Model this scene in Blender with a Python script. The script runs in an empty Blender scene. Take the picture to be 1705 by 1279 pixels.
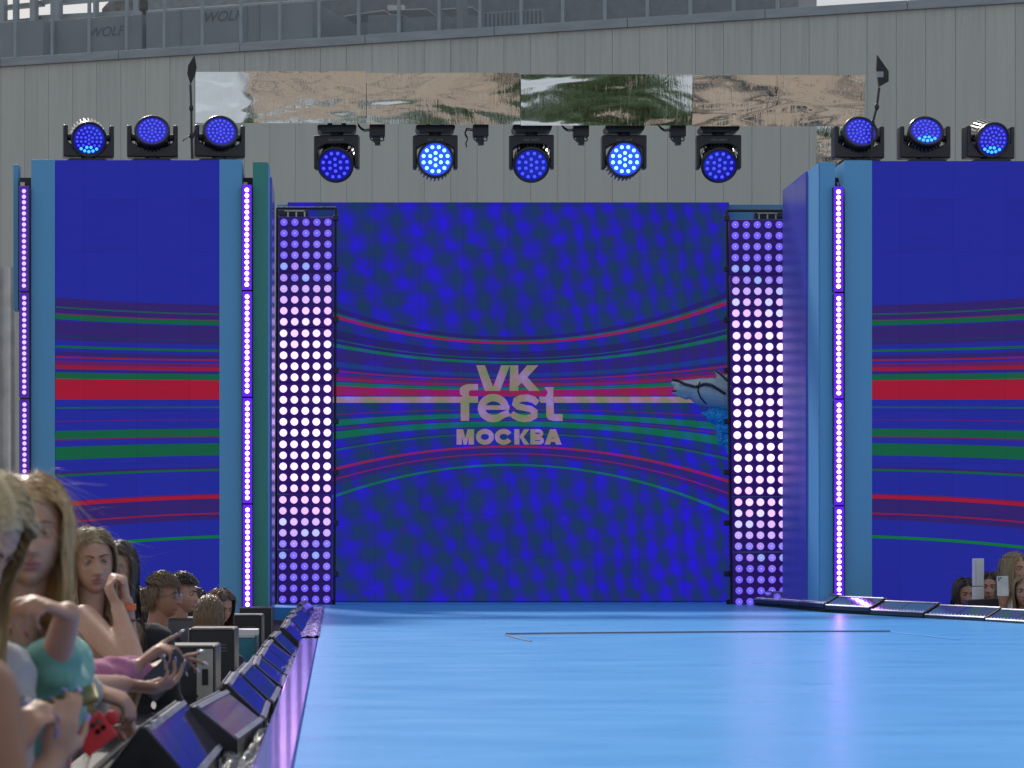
import bpy, bmesh, math, random
import numpy as np
from mathutils import Vector, Matrix, Quaternion

R = math.radians
random.seed(7)
rng = np.random.default_rng(11)
SC = bpy.context.scene
COL = SC.collection
F, VX, VY, H = 4400.0, 556.0, 925.0, 0.53     # lens in photo pixels, vanishing point, eye height above the stage
GZ = -1.1                                      # ground level (the stage floor is z = 0)

# ------------------------------------------------------------------ camera
cam_d = bpy.data.cameras.new('camera'); cam = bpy.data.objects.new('camera', cam_d); COL.objects.link(cam)
cam.location = (0, 0, H); cam.rotation_euler = (R(90), 0, 0)
cam_d.sensor_width = 36; cam_d.lens = 36 * F / 1705
cam_d.shift_x = (852.5 - VX) / 1705; cam_d.shift_y = (VY - 639.5) / 1705
cam_d.clip_start = 0.05; cam_d.clip_end = 2000
cam_d.dof.use_dof = True; cam_d.dof.focus_distance = 24; cam_d.dof.aperture_fstop = 9.5
SC.camera = cam
# ------------------------------------------------------------------ world, sun, exposure
SUN_EL, SUN_AZ = 40, -14        # sun behind the stage, a little to the left
w = bpy.data.worlds.new('World'); SC.world = w; w.use_nodes = True
nt = w.node_tree; nt.nodes.clear()
sky = nt.nodes.new('ShaderNodeTexSky'); sky.sky_type = 'NISHITA'; sky.sun_disc = False
sky.sun_elevation = R(SUN_EL); sky.sun_rotation = R(SUN_AZ); sky.air_density = 1.0; sky.dust_density = 6.0; sky.ozone_density = 1.0
bg = nt.nodes.new('ShaderNodeBackground'); bg.inputs['Strength'].default_value = 0.092
ow = nt.nodes.new('ShaderNodeOutputWorld')
# thin bright cloud over most of the sky
tcw = nt.nodes.new('ShaderNodeTexCoord'); mpw = nt.nodes.new('ShaderNodeMapping'); mpw.inputs['Scale'].default_value = (1, 1, 2.5)
nzw = nt.nodes.new('ShaderNodeTexNoise'); nzw.inputs['Scale'].default_value = 2.2; nzw.inputs['Detail'].default_value = 5
rpw = nt.nodes.new('ShaderNodeValToRGB'); rpw.color_ramp.elements[0].position = .30; rpw.color_ramp.elements[0].color = (.45, .45, .45, 1); rpw.color_ramp.elements[1].position = .6; rpw.color_ramp.elements[1].color = (.95, .95, .95, 1)
mxw = nt.nodes.new('ShaderNodeMix'); mxw.data_type = 'RGBA'; mxw.inputs[7].default_value = (6.0, 6.4, 6.9, 1)
nt.links.new(tcw.outputs['Generated'], mpw.inputs['Vector']); nt.links.new(mpw.outputs[0], nzw.inputs['Vector']); nt.links.new(nzw.outputs['Fac'], rpw.inputs[0])
nt.links.new(rpw.outputs[0], mxw.inputs[0]); nt.links.new(sky.outputs[0], mxw.inputs[6]); nt.links.new(mxw.outputs[2], bg.inputs[0]); nt.links.new(bg.outputs[0], ow.inputs[0])
sd = bpy.data.lights.new('sun', 'SUN'); so = bpy.data.objects.new('sun', sd); COL.objects.link(so)
sd.energy = 3.0; sd.angle = R(6); sd.color = (1, .93, .84)
az = R(SUN_AZ); el = R(SUN_EL)
sdir = Vector((math.sin(az) * math.cos(el), math.cos(az) * math.cos(el), math.sin(el)))
so.rotation_euler = (-sdir).to_track_quat('-Z', 'Y').to_euler()
SC.view_settings.view_transform = 'Standard'; SC.view_settings.look = 'None'
SC.view_settings.exposure = 0.0; SC.view_settings.gamma = 1.0; SC.view_settings.use_curve_mapping = False
SC.cycles.use_denoising = True
SC.cycles.max_bounces = 6; SC.cycles.transparent_max_bounces = 12
SC.cycles.sample_clamp_indirect = 4.0

# ------------------------------------------------------------------ helpers
def P(px, py, d):
    return Vector(((px - VX) * d / F, d, H - (py - VY) * d / F))
def X_(px, d): return (px - VX) * d / F
def Z_(py, d): return H - (py - VY) * d / F
def lin(r, g, b):
    f = lambda c: (c / 255 / 12.92) if c <= 10.3 else (((c / 255) + .055) / 1.055) ** 2.4
    return (f(r), f(g), f(b), 1)

class N:
    """small node helper"""
    def __init__(s, name):
        s.m = bpy.data.materials.new(name); s.m.use_nodes = True; s.t = s.m.node_tree; s.t.nodes.clear()
        s.out = s.t.nodes.new('ShaderNodeOutputMaterial')
    def n(s, ty, **kw):
        x = s.t.nodes.new(ty)
        for k, v in kw.items(): setattr(x, k, v)
        return x
    def l(s, a, b): s.t.links.new(a, b)
    def put(s, sock, v):
        if isinstance(v, bpy.types.NodeSocket): s.l(v, sock)
        else: sock.default_value = v
    def ma(s, op, a, b=None, c=None, clamp=False):
        x = s.n('ShaderNodeMath', operation=op); x.use_clamp = clamp
        s.put(x.inputs[0], a)
        if b is not None: s.put(x.inputs[1], b)
        if c is not None: s.put(x.inputs[2], c)
        return x.outputs[0]
    def noise(s, vec, scale, detail=3, rough=.5, dist=0):
        x = s.n('ShaderNodeTexNoise'); x.inputs['Scale'].default_value = scale; x.inputs['Detail'].default_value = detail
        x.inputs['Roughness'].default_value = rough; x.inputs['Distortion'].default_value = dist
        if vec is not None: s.l(vec, x.inputs['Vector'])
        return x.outputs['Fac']
    def mapping(s, vec, scale=(1, 1, 1), loc=(0, 0, 0), rot=(0, 0, 0)):
        x = s.n('ShaderNodeMapping'); x.inputs['Scale'].default_value = scale; x.inputs['Location'].default_value = loc
        x.inputs['Rotation'].default_value = rot; s.l(vec, x.inputs['Vector']); return x.outputs[0]
    def ramp(s, fac, stops, interp='LINEAR'):
        x = s.n('ShaderNodeValToRGB'); r = x.color_ramp; r.interpolation = interp
        r.elements[0].position = stops[0][0]; r.elements[0].color = stops[0][1]
        r.elements[1].position = stops[1][0]; r.elements[1].color = stops[1][1]
        for p, c in stops[2:]:
            e = r.elements.new(p); e.color = c
        s.l(fac, x.inputs[0]); return x.outputs[0]
    def mix(s, fac, a, b, bl='MIX'):
        x = s.n('ShaderNodeMix', data_type='RGBA', blend_type=bl)
        s.put(x.inputs[0], fac); s.put(x.inputs[6], a); s.put(x.inputs[7], b); return x.outputs[2]
    def obj(s): return s.n('ShaderNodeTexCoord').outputs['Object']
    def pbr(s, base, rough=.5, metal=0, em=None, es=1, bump=None, bs=.2, bd=.01, spec=.5, coat=0, trans=0, alpha=None, sheen=0):
        p = s.n('ShaderNodeBsdfPrincipled')
        s.put(p.inputs['Base Color'], base); s.put(p.inputs['Roughness'], rough); s.put(p.inputs['Metallic'], metal)
        p.inputs['Specular IOR Level'].default_value = spec
        if coat: p.inputs['Coat Weight'].default_value = coat; p.inputs['Coat Roughness'].default_value = .06
        if trans: p.inputs['Transmission Weight'].default_value = trans
        if sheen: p.inputs['Sheen Weight'].default_value = sheen
        if alpha is not None: s.put(p.inputs['Alpha'], alpha)
        if em is not None: s.put(p.inputs['Emission Color'], em); s.put(p.inputs['Emission Strength'], es)
        if bump is not None:
            b = s.n('ShaderNodeBump'); b.inputs['Strength'].default_value = bs; b.inputs['Distance'].default_value = bd
            s.l(bump, b.inputs['Height']); s.l(b.outputs[0], p.inputs['Normal'])
        s.l(p.outputs[0], s.out.inputs[0]); return s.m

def c4(c): return tuple(c) + (1,) if len(c) == 3 else tuple(c)
def simple(name, col, rough=.5, metal=0, var=.18, sc=6, bump=0, spec=.5, stretch=(1, 1, 1), coat=0):
    q = N(name); v = q.mapping(q.obj(), stretch)
    nz = q.noise(v, sc, 5, .6)
    col = c4(col)
    lo = tuple(x * (1 - var) for x in col[:3]) + (1,); hi = tuple(min(1, x * (1 + var)) for x in col[:3]) + (1,)
    c = q.ramp(nz, [(.3, lo), (.7, hi)])
    rr = q.ma('MULTIPLY_ADD', nz, .2, max(.02, rough - .1))
    return q.pbr(c, rr, metal, bump=nz if bump else None, bs=bump, spec=spec, coat=coat)
def glow(name, col, s=1.0, base=(.02, .02, .02, 1)):
    q = N(name); return q.pbr(base, .35, 0, em=c4(col), es=s)

class MB:
    def __init__(s): s.v = []; s.f = []; s.mi = []
    def add(s, vs, fs, mi=0):
        o = len(s.v); s.v.extend([tuple(x) for x in vs]); s.f.extend([tuple(i + o for i in f) for f in fs]); s.mi.extend([mi] * len(fs)); return s
    def box(s, x0, x1, y0, y1, z0, z1, mi=0, M=None, bev=0):
        if bev:
            b = bev; vs = []; 
            bm = bmesh.new(); bmesh.ops.create_cube(bm, size=1)
            for v in bm.verts: v.co = Vector(((x0 + x1) / 2 + v.co.x * (x1 - x0), (y0 + y1) / 2 + v.co.y * (y1 - y0), (z0 + z1) / 2 + v.co.z * (z1 - z0)))
            bmesh.ops.bevel(bm, geom=bm.edges[:], offset=b, segments=2, affect='EDGES', profile=.6)
            bm.verts.index_update(); vs = [v.co.copy() for v in bm.verts]; fs = [[v.index for v in f.verts] for f in bm.faces]; bm.free()
        else:
            vs = [Vector((x, y, z)) for z in (z0, z1) for y in (y0, y1) for x in (x0, x1)]
            fs = [(0, 2, 3, 1), (4, 5, 7, 6), (0, 1, 5, 4), (2, 6, 7, 3), (0, 4, 6, 2), (1, 3, 7, 5)]
        if M is not None: vs = [M @ v for v in vs]
        return s.add(vs, fs, mi)
    def prism(s, poly, y0, y1, mi=0, M=None):
        """polygon in x,z extruded along y"""
        n = len(poly); vs = [Vector((x, y0, z)) for x, z in poly] + [Vector((x, y1, z)) for x, z in poly]
        fs = [tuple(range(n)), tuple(range(2 * n - 1, n - 1, -1))] + [(i, i + n, (i + 1) % n + n, (i + 1) % n) for i in range(n)]
        if M is not None: vs = [M @ v for v in vs]
        return s.add(vs, fs, mi)
    def tube(s, p0, p1, r0, r1=None, n=12, mi=0, cap=True):
        r1 = r0 if r1 is None else r1; p0 = Vector(p0); p1 = Vector(p1); d = (p1 - p0).normalized()
        a = d.orthogonal().normalized(); b = d.cross(a); vs = []
        for p, r in ((p0, r0), (p1, r1)):
            for i in range(n):
                t = 2 * math.pi * i / n; vs.append(p + (a * math.cos(t) + b * math.sin(t)) * r)
        fs = [(i, (i + 1) % n, (i + 1) % n + n, i + n) for i in range(n)]
        if cap: fs += [tuple(range(n - 1, -1, -1)), tuple(range(n, 2 * n))]
        return s.add(vs, fs, mi)
    def path(s, pts, r, n=8, mi=0):
        for a, b in zip(pts[:-1], pts[1:]): s.tube(a, b, r, n=n, mi=mi)
        return s
    def lathe(s, prof, n=24, mi=0, M=None):
        """profile of (radius, height) about local z"""
        vs = []; 
        for r, z in prof:
            for i in range(n):
                t = 2 * math.pi * i / n; vs.append(Vector((r * math.cos(t), r * math.sin(t), z)))
        fs = []
        for k in range(len(prof) - 1):
            for i in range(n): fs.append((k * n + i, k * n + (i + 1) % n, (k + 1) * n + (i + 1) % n, (k + 1) * n + i))
        fs.append(tuple(range(n - 1, -1, -1))); fs.append(tuple((len(prof) - 1) * n + i for i in range(n)))
        if M is not None: vs = [M @ v for v in vs]
        return s.add(vs, fs, mi)
    def capsule(s, p0, p1, r0, r1, n=12, mi=0):
        p0 = Vector(p0); p1 = Vector(p1); d = (p1 - p0); L = d.length
        d = d.normalized() if L > 1e-6 else Vector((0, 0, 1))
        a = d.orthogonal().normalized(); b = d.cross(a); rings = []
        for k in range(4): t = math.pi / 2 * (k + .35) / 4; rings.append((p0 - d * r0 * math.cos(t), r0 * math.sin(t)))
        rings.append((p0, r0)); rings.append((p1, r1))
        for k in range(3, -1, -1): t = math.pi / 2 * (k + .35) / 4; rings.append((p1 + d * r1 * math.cos(t), r1 * math.sin(t)))
        vs = []
        for c, r in rings:
            for i in range(n): t = 2 * math.pi * i / n; vs.append(c + (a * math.cos(t) + b * math.sin(t)) * r)
        fs = []
        m = len(rings)
        for k in range(m - 1):
            for i in range(n): fs.append((k * n + i, k * n + (i + 1) % n, (k + 1) * n + (i + 1) % n, (k + 1) * n + i))
        fs.append(tuple(range(n - 1, -1, -1))); fs.append(tuple((m - 1) * n + i for i in range(n)))
        return s.add(vs, fs, mi)
    def ell(s, c, ax, M=None, n=20, m=12, mi=0):
        vs = []; c = Vector(c)
        for j in range(m + 1):
            ph = math.pi * (j + (.02 if j == 0 else -.02 if j == m else 0)) / m
            for i in range(n):
                t = 2 * math.pi * i / n
                v = Vector((ax[0] * math.sin(ph) * math.cos(t), ax[1] * math.sin(ph) * math.sin(t), ax[2] * math.cos(ph)))
                if M is not None: v = M @ v
                vs.append(c + v)
        fs = [(j * n + i, j * n + (i + 1) % n, (j + 1) * n + (i + 1) % n, (j + 1) * n + i) for j in range(m) for i in range(n)]
        fs.append(tuple(range(n - 1, -1, -1))); fs.append(tuple(m * n + i for i in range(n)))
        return s.add(vs, fs, mi)
    def build(s, name, mats, parent=None, smooth=False, loc=None):
        me = bpy.data.meshes.new(name); me.from_pydata(s.v, [], s.f)
        if not isinstance(mats, (list, tuple)): mats = [mats]
        for m in mats: me.materials.append(m)
        me.polygons.foreach_set('material_index', s.mi)
        if smooth is True: me.polygons.foreach_set('use_smooth', [True] * len(s.f))
        me.update()
        bm = bmesh.new(); bm.from_mesh(me); bmesh.ops.recalc_face_normals(bm, faces=bm.faces[:])
        if smooth == 'auto':
            for f in bm.faces: f.smooth = True
            for e in bm.edges:
                if len(e.link_faces) == 2 and e.calc_face_angle(0) > R(35): e.smooth = False
        bm.to_mesh(me); bm.free()
        o = bpy.data.objects.new(name, me); COL.objects.link(o)
        if parent is not None: o.parent = parent
        if loc is not None: o.location = loc
        return o

def tag(o, label=None, cat=None, group=None, kind=None):
    if label: o['label'] = label
    if cat: o['category'] = cat
    if group: o['group'] = group
    if kind: o['kind'] = kind
    return o
def thing(name, label, cat, loc=(0, 0, 0), rot=(0, 0, 0), group=None):
    o = bpy.data.objects.new(name, None); COL.objects.link(o); o.location = loc; o.rotation_euler = rot; o.empty_display_size = .1
    return tag(o, label, cat, group)
def copy_thing(root, loc=None, rot=None, label=None, group=None):
    r = root.copy(); COL.objects.link(r)
    if loc is not None: r.location = loc
    if rot is not None: r.rotation_euler = rot
    if label: r['label'] = label
    if group: r['group'] = group
    for ch in list(root.children):
        c = ch.copy(); COL.objects.link(c); c.parent = r
        for g in list(ch.children):
            e = g.copy(); COL.objects.link(e); e.parent = c
    return r
def structure(o): o['kind'] = 'structure'; return o

# ------------------------------------------------------------------ materials
q = N('blue_stage_vinyl'); o_ = q.obj()
nz = q.noise(q.mapping(o_, (.35, 1.2, 1)), 1.3, 5, .6); nf = q.noise(q.mapping(o_, (.8, 1.6, 1)), 1.6, 4, .55)
c = q.ramp(nz, [(.3, (.078, .37, .83, 1)), (.7, (.092, .405, .90, 1))])
sc_ = q.noise(q.mapping(o_, (3, .6, 1), rot=(0, 0, .35)), 2.0, 8, .8)
c = q.mix(q.ramp(sc_, [(.60, (0, 0, 0, 1)), (.72, (1, 1, 1, 1))]), c, (.07, .33, .78, 1))
STAGE = q.pbr(c, q.ma('MULTIPLY_ADD', nf, .2, .2), bump=nf, bs=.06, bd=.006, spec=.12)
q = N('blue_wall_vinyl'); nz = q.noise(q.mapping(q.obj(), (1, 1, .15)), 1.5, 4, .6)
BLUEV = q.pbr(q.ramp(nz, [(.3, (.125, .385, .69, 1)), (.7, (.145, .43, .74, 1))]), .5, spec=.3)
q = N('teal_wall_vinyl'); nz = q.noise(q.mapping(q.obj(), (1, 1, .15)), 1.5, 4, .6)
TEALV = q.pbr(q.ramp(nz, [(.3, (.055, .28, .24, 1)), (.7, (.065, .31, .27, 1))]), .5, spec=.3)
q = N('violet_wall_film'); nz = q.noise(q.mapping(q.obj(), (1, 1, .5)), 2.5, 4, .6)
VIOLET = q.pbr(q.ramp(nz, [(.3, (.09, .10, .50, 1)), (.7, (.12, .12, .58, 1))]), .22, spec=.7, bump=nz, bs=.1)
BLACK = simple('matte_black_metal', (.018, .019, .022), .45, var=.3)
BLACKP = simple('black_plastic_housing', (.022, .023, .028), .38, var=.3, sc=20)
DARK = simple('black_cloth_skirt', (.012, .013, .016), .85, var=.4)
STEEL = simple('brushed_steel', (.45, .46, .48), .3, metal=1, stretch=(1, 1, 8))
WHITEP = simple('white_painted_metal', (.72, .73, .75), .45, var=.06)
TRIM = simple('aluminium_case_trim', (.22, .22, .23), .4, metal=.8)
CASEBLACK = simple('black_case_laminate', (.02, .021, .026), .5, var=.25, sc=15)
CASEGREY = simple('grey_painted_lid', (.13, .16, .18), .35, var=.12, sc=5)
GROUNDM = None

# LED screen artwork -------------------------------------------------------
RED = lin(140, 20, 56); REDB = lin(158, 16, 48); GRN = lin(10, 92, 62); GRNB = lin(4, 112, 55); PUR = lin(48, 30, 108); BLU = lin(30, 38, 152)
WIN = lin(95, 25, 95); DPUR = lin(38, 26, 92)
def band_ramp(q, sv, lo, hi, bands, bg):
    """bands: list of (start, end, colour) in artwork units on a clear ground; returns colour, uses constant interpolation"""
    fac = q.ma('DIVIDE', q.ma('SUBTRACT', sv, lo), hi - lo, clamp=True)
    stops = [(0.0, bg)]
    for a, b, col in sorted(bands):
        a_, b_ = (a - lo) / (hi - lo), (b - lo) / (hi - lo)
        if abs(stops[-1][0] - a_) < 1e-5: stops[-1] = (a_, col)
        else: stops.append((a_, col))
        stops.append((b_, bg))
    assert len(stops) <= 32, len(stops)
    return q.ramp(fac, stops, 'CONSTANT')
def art_coords(q, D, offx, offz):
    sx = q.n('ShaderNodeSeparateXYZ'); q.l(q.obj(), sx.inputs[0])
    u = q.ma('MULTIPLY_ADD', sx.outputs[0], F / D, VX + offx * F / D)
    v = q.ma('MULTIPLY_ADD', sx.outputs[2], -F / D, VY + (H - offz) * F / D)
    return u, v, sx
def led_grid(q, sx, pitch, amp):
    a = q.ma('PINGPONG', q.ma('DIVIDE', sx.outputs[0], pitch), .5); b = q.ma('PINGPONG', q.ma('DIVIDE', sx.outputs[2], pitch), .5)
    g = q.ma('MINIMUM', a, b)
    return q.ma('MULTIPLY_ADD', q.ma('MINIMUM', q.ma('MULTIPLY', g, 6), 1), amp, 1 - amp)
def cab_seam(q, sx):
    a = q.ma('PINGPONG', q.ma('DIVIDE', sx.outputs[0], .5), .5); b = q.ma('PINGPONG', q.ma('DIVIDE', sx.outputs[2], .5), .5)
    cx = q.n('ShaderNodeTexWhiteNoise'); cx.noise_dimensions = '2D'; cb = q.n('ShaderNodeCombineXYZ')
    q.l(q.ma('FLOOR', q.ma('DIVIDE', sx.outputs[0], .5)), cb.inputs[0]); q.l(q.ma('FLOOR', q.ma('DIVIDE', sx.outputs[2], .5)), cb.inputs[1]); q.l(cb.outputs[0], cx.inputs['Vector'])
    sm = q.ma('MULTIPLY_ADD', q.ma('GREATER_THAN', q.ma('MINIMUM', a, b), .008), .14, .86)
    return q.ma('MULTIPLY', sm, q.ma('MULTIPLY_ADD', cx.outputs[0], .10, .92))
def sstretch(q, u, v, xc, k, vc=664):
    du = q.ma('SUBTRACT', u, xc)
    den = q.ma('MULTIPLY_ADD', q.ma('MULTIPLY', du, du), k, 1.0)
    return q.ma('DIVIDE', q.ma('SUBTRACT', v, vc), den)
def side_screen_mat(name, D, offx, offz, xc):
    q = N(name); u, v, sx = art_coords(q, D, offx, offz)
    s = sstretch(q, u, v, xc, 7.3e-7)
    T = [(509, 523, PUR), (523, 525, GRN), (525, 532, PUR), (532, 534, WIN), (534, 542, GRN), (544, 567, PUR), (567, 569, lin(20, 50, 100)), (569, 574, PUR), (582, 586, GRN),
         (591, 598, PUR), (598.5, 601, RED), (605, 612, WIN), (612, 618, RED), (619, 622, PUR), (623, 633, GRN), (633, 664, REDB)]
    B = [(664, 664.6, REDB), (676, 678.5, GRN), (697, 699, WIN), (713, 725, GRN), (725.5, 727.5, WIN), (737, 757, GRN), (776, 779, PUR), (779, 783, GRN), (820, 823, WIN), (823, 829, REDB), (829, 852, PUR), (852, 855, RED), (855, 864, PUR), (890, 894, GRNB)]
    up = band_ramp(q, s, -170, 0, [(a - 664, b - 664, c) for a, b, c in T], BLU)
    dn = band_ramp(q, s, 0, 300, [(a - 664, b - 664, c) for a, b, c in B], BLU)
    col = q.mix(q.ma('GREATER_THAN', s, 0), up, dn)
    g = q.ma('MULTIPLY', led_grid(q, sx, .0208, .22), cab_seam(q, sx))
    w_ = q.noise(q.mapping(q.obj(), (1, 1, 9)), 2.5, 3, .6)
    g = q.ma('MULTIPLY', g, q.ma('MULTIPLY_ADD', w_, .22, .95))
    col = q.mix(1.0, col, q.mix(g, (0, 0, 0, 1), (1, 1, 1, 1)), 'MULTIPLY')
    return q.pbr((.012, .012, .016, 1), .5, em=col, es=.95, spec=.1)
def blob_field(q, sx):
    """soft tilted lattice of blobs"""
    x = sx.outputs[0]; z = sx.outputs[2]
    wob = q.noise(q.mapping(q.obj(), (1, 1, 1)), 1.1, 2, .5)
    fine = q.noise(q.mapping(q.obj(), (1, 1, 1)), 13, 6, .85)
    wx = q.ma('MULTIPLY_ADD', wob, .45, q.ma('MULTIPLY_ADD', q.ma('MULTIPLY', x, x), .09, x))
    a = q.ma('SINE', q.ma('MULTIPLY_ADD', z, 7.0, q.ma('MULTIPLY', wx, 22.0)))
    b = q.ma('SINE', q.ma('MULTIPLY_ADD', x, -5.5, q.ma('MULTIPLY_ADD', wob, 6.0, q.ma('MULTIPLY', z, 22.0))))
    f = q.ma('ADD', q.ma('MULTIPLY', a, .22), q.ma('MULTIPLY', b, .14))
    big = q.noise(q.mapping(q.obj(), (1, 1, .6)), .8, 2, .5)
    f = q.ma('ADD', f, q.ma('MULTIPLY_ADD', fine, 1.9, q.ma('MULTIPLY_ADD', big, .7, -.86)))
    return f
def main_screen_mat(D, offx, offz):
    q = N('main_led_screen_picture'); u, v, sx = art_coords(q, D, offx, offz)
    s = sstretch(q, u, v, 850, 5.5e-6)
    f = blob_field(q, sx)
    base = q.ramp(f, [(.0, lin(24, 56, 92)), (.25, lin(26, 48, 112)), (.5, lin(32, 38, 145)), (.75, lin(34, 28, 188)), (1, lin(36, 24, 218))])
    fine = q.noise(q.mapping(q.obj(), (1, 1, 1)), 9, 4, .7)
    fac = q.ma('MULTIPLY', q.ma('GREATER_THAN', fine, .60), .35)
    base = q.mix(fac, base, lin(52, 42, 92))
    K = (0, 0, 0, 1)
    T = [(560, 566, DPUR), (566, 568.5, GRN), (568.5, 573, REDB), (585, 596, DPUR), (596, 597, GRN), (597, 601, DPUR), (601, 605, GRNB), (606, 621, PUR), (622, 627, lin(24, 62, 120)),
         (628, 631, PUR), (631, 633, RED), (635, 639, WIN), (639, 643, RED), (644.5, 649, GRNB), (649, 660, REDB)]
    B = [(681, 682.5, WIN), (688, 695, GRNB), (697, 699, WIN), (701, 710, GRNB), (719, 721, DPUR), (721, 723, GRN), (741.5, 745, REDB), (745, 754, PUR), (754, 755.5, RED), (755.5, 761, PUR), (772.5, 775, GRNB)]
    up = band_ramp(q, s, -170, 0, [(a - 664, b - 664, c) for a, b, c in T], K)
    dn = band_ramp(q, s, 0, 200, [(a - 664, b - 664, c) for a, b, c in B], K)
    col = q.mix(q.ma('GREATER_THAN', s, 0), up, dn)
    # where the band colour is not black it covers the ground with some of the blobs shining through
    sp = q.n('ShaderNodeSeparateColor'); q.l(col, sp.inputs[0])
    on = q.ma('GREATER_THAN', q.ma('ADD', q.ma('ADD', sp.outputs[0], sp.outputs[1]), sp.outputs[2]), .0005)
    cov = q.ma('MULTIPLY', on, .70)
    col = q.mix(cov, base, col)
    g = q.ma('MULTIPLY', led_grid(q, sx, .0208, .15), cab_seam(q, sx))
    col = q.mix(1.0, col, q.mix(g, (0, 0, 0, 1), (1, 1, 1, 1)), 'MULTIPLY')
    return q.pbr((.012, .012, .016, 1), .5, em=col, es=1.0, spec=.1)
q = N('logo_pixels'); sx = q.n('ShaderNodeSeparateXYZ'); q.l(q.obj(), sx.inputs[0]); f = blob_field(q, sx)
LOGO = q.pbr((.02, .02, .02, 1), .5, em=q.ramp(f, [(.05, lin(104, 122, 88)), (.4, lin(134, 112, 112)), (.65, lin(138, 110, 148)), (.95, lin(140, 120, 190))]), es=1.0, spec=.2)

# ================================================================== SETTING
# ground --------------------------------------------------------------
q = N('beige_paving'); o_ = q.obj()
n1 = q.noise(o_, .25, 5, .6); n2 = q.noise(o_, 3, 6, .7)
br = q.n('ShaderNodeTexBrick'); br.inputs['Scale'].default_value = 1.6; br.inputs['Mortar Size'].default_value = .012
q.l(o_, br.inputs['Vector'])
c = q.ramp(n2, [(.3, (.27, .215, .165, 1)), (.7, (.35, .28, .215, 1))])
c = q.mix(q.ma('MULTIPLY', br.outputs['Fac'], .4), c, (.2, .17, .14, 1))
c = q.mix(q.ramp(n1, [(.4, (0, 0, 0, 1)), (.8, (.3, .3, .3, 1))]), c, (.20, .18, .16, 1))
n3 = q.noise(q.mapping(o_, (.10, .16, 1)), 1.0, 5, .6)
c = q.mix(q.ramp(n3, [(.56, (0, 0, 0, 1)), (.585, (1, 1, 1, 1))]), c, (.05, .055, .07, 1))   # tree and crowd shadows painted as dark noise blobs
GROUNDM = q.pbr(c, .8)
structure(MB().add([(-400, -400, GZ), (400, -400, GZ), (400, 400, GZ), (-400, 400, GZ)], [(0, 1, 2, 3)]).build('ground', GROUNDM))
# stage floor ----------------------------------------------------------
poly = [(-.1, 3.6), (5.9, 3.6), (5.42, 20.3), (4.62, 26.0), (4.60, 31.5), (-.62, 31.5), (-.62, 26.9), (-.1, 26.9)]
m = MB(); n = len(poly)
m.add([(x, y, 0) for x, y in poly] + [(x, y, -.14) for x, y in poly], [tuple(range(n)), tuple(range(2 * n - 1, n - 1, -1))] + [(i, (i + 1) % n, (i + 1) % n + n, i + n) for i in range(n)])
structure(m.build('stage_floor', STAGE))
# skirts under the stage
m = MB(); pl2 = [(x * .995 + (.02 if x < 0 else -.02), y) for x, y in poly]
m.add([(x, y, -.145) for x, y in pl2] + [(x, y, GZ) for x, y in pl2], [(i, (i + 1) % n, (i + 1) % n + n, i + n) for i in range(n)])
structure(m.build('stage_skirt', DARK))
# a lower black ledge along the left edge which carries the light bars
structure(MB().box(-.74, -.125, 4.0, 26.6, -.2, -.12).box(-.70, -.13, 4.2, 26.5, GZ, -.2).build('stage_ledge', DARK))
structure(MB().box(5.02, 6.0, 12.0, 19.5, GZ, -.16).build('side_platform', DARK))

# seam and fold lines in the vinyl --------------------------------------
def on_floor(px, py, z=0.0): 
    d = F * (H - z) / (py - VY); return Vector((X_(px, d), d, z))
def ribbon_floor(pts, wd, h):
    m = MB(); pts = [on_floor(*p) for p in pts]; vs = []
    for i, p in enumerate(pts):
        t = (pts[min(i + 1, len(pts) - 1)] - pts[max(i - 1, 0)]).normalized(); s = Vector((-t.y, t.x, 0)) * wd / 2
        vs += [p - s + Vector((0, 0, .003)), p + Vector((0, 0, h)), p + s + Vector((0, 0, .003))]
    fs = []
    for i in range(len(pts) - 1):
        a = i * 3; fs += [(a, a + 1, a + 4, a + 3), (a + 1, a + 2, a + 5, a + 4)]
    return m.add(vs, fs)
SEAM = simple('dark_floor_seam_edge', (.006, .03, .14), .7)
tag(ribbon_floor([(842, 1057.4), (900, 1056.6), (1050, 1055.2), (1200, 1054.0), (1350, 1053.2), (1482, 1052.9)], .034, .013).build('floor_seam', SEAM), 'long dark seam running across the blue stage floor', 'floor seam')
tag(ribbon_floor([(841, 1057.8), (852, 1060.5), (868, 1065), (884, 1068.5)], .02, .008).build('floor_fold', SEAM), 'short lifted fold at the left end of the dark floor seam', 'floor fold')
tag(ribbon_floor([(1484, 1053.2), (1530, 1058), (1598, 1066)], .02, .006).build('floor_crease', STAGE), 'faint crease in the blue vinyl at the right end of the floor seam', 'floor crease')

# building behind ---------------------------------------------------------
A = Vector((-6.3, 50.0)); U = Vector((17.85, -5.8)).normalized(); V2 = Vector((-U.y, U.x))
def lx(px, yl):
    t = (px - VX) / F; return (t * (A.y + yl * V2.y) - A.x - yl * V2.x) / (U.x - t * U.y)
def dep(xl, yl): return A.y + xl * U.y + yl * V2.y
def lz(px, py, yl): return Z_(py, dep(lx(px, yl), yl)) - GZ
q = N('grey_facade_panel'); o_ = q.obj()
n1 = q.noise(q.mapping(o_, (2.2, 2.2, .12)), 2.0, 6, .65); n2 = q.noise(q.mapping(o_, (.3, .3, .25)), 1.2, 3, .5)
sx = q.n('ShaderNodeSeparateXYZ'); q.l(o_, sx.inputs[0])
cell = q.n('ShaderNodeTexWhiteNoise'); cell.noise_dimensions = '1D'; q.l(q.ma('FLOOR', q.ma('DIVIDE', sx.outputs[0], .49)), cell.inputs['W'])
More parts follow.
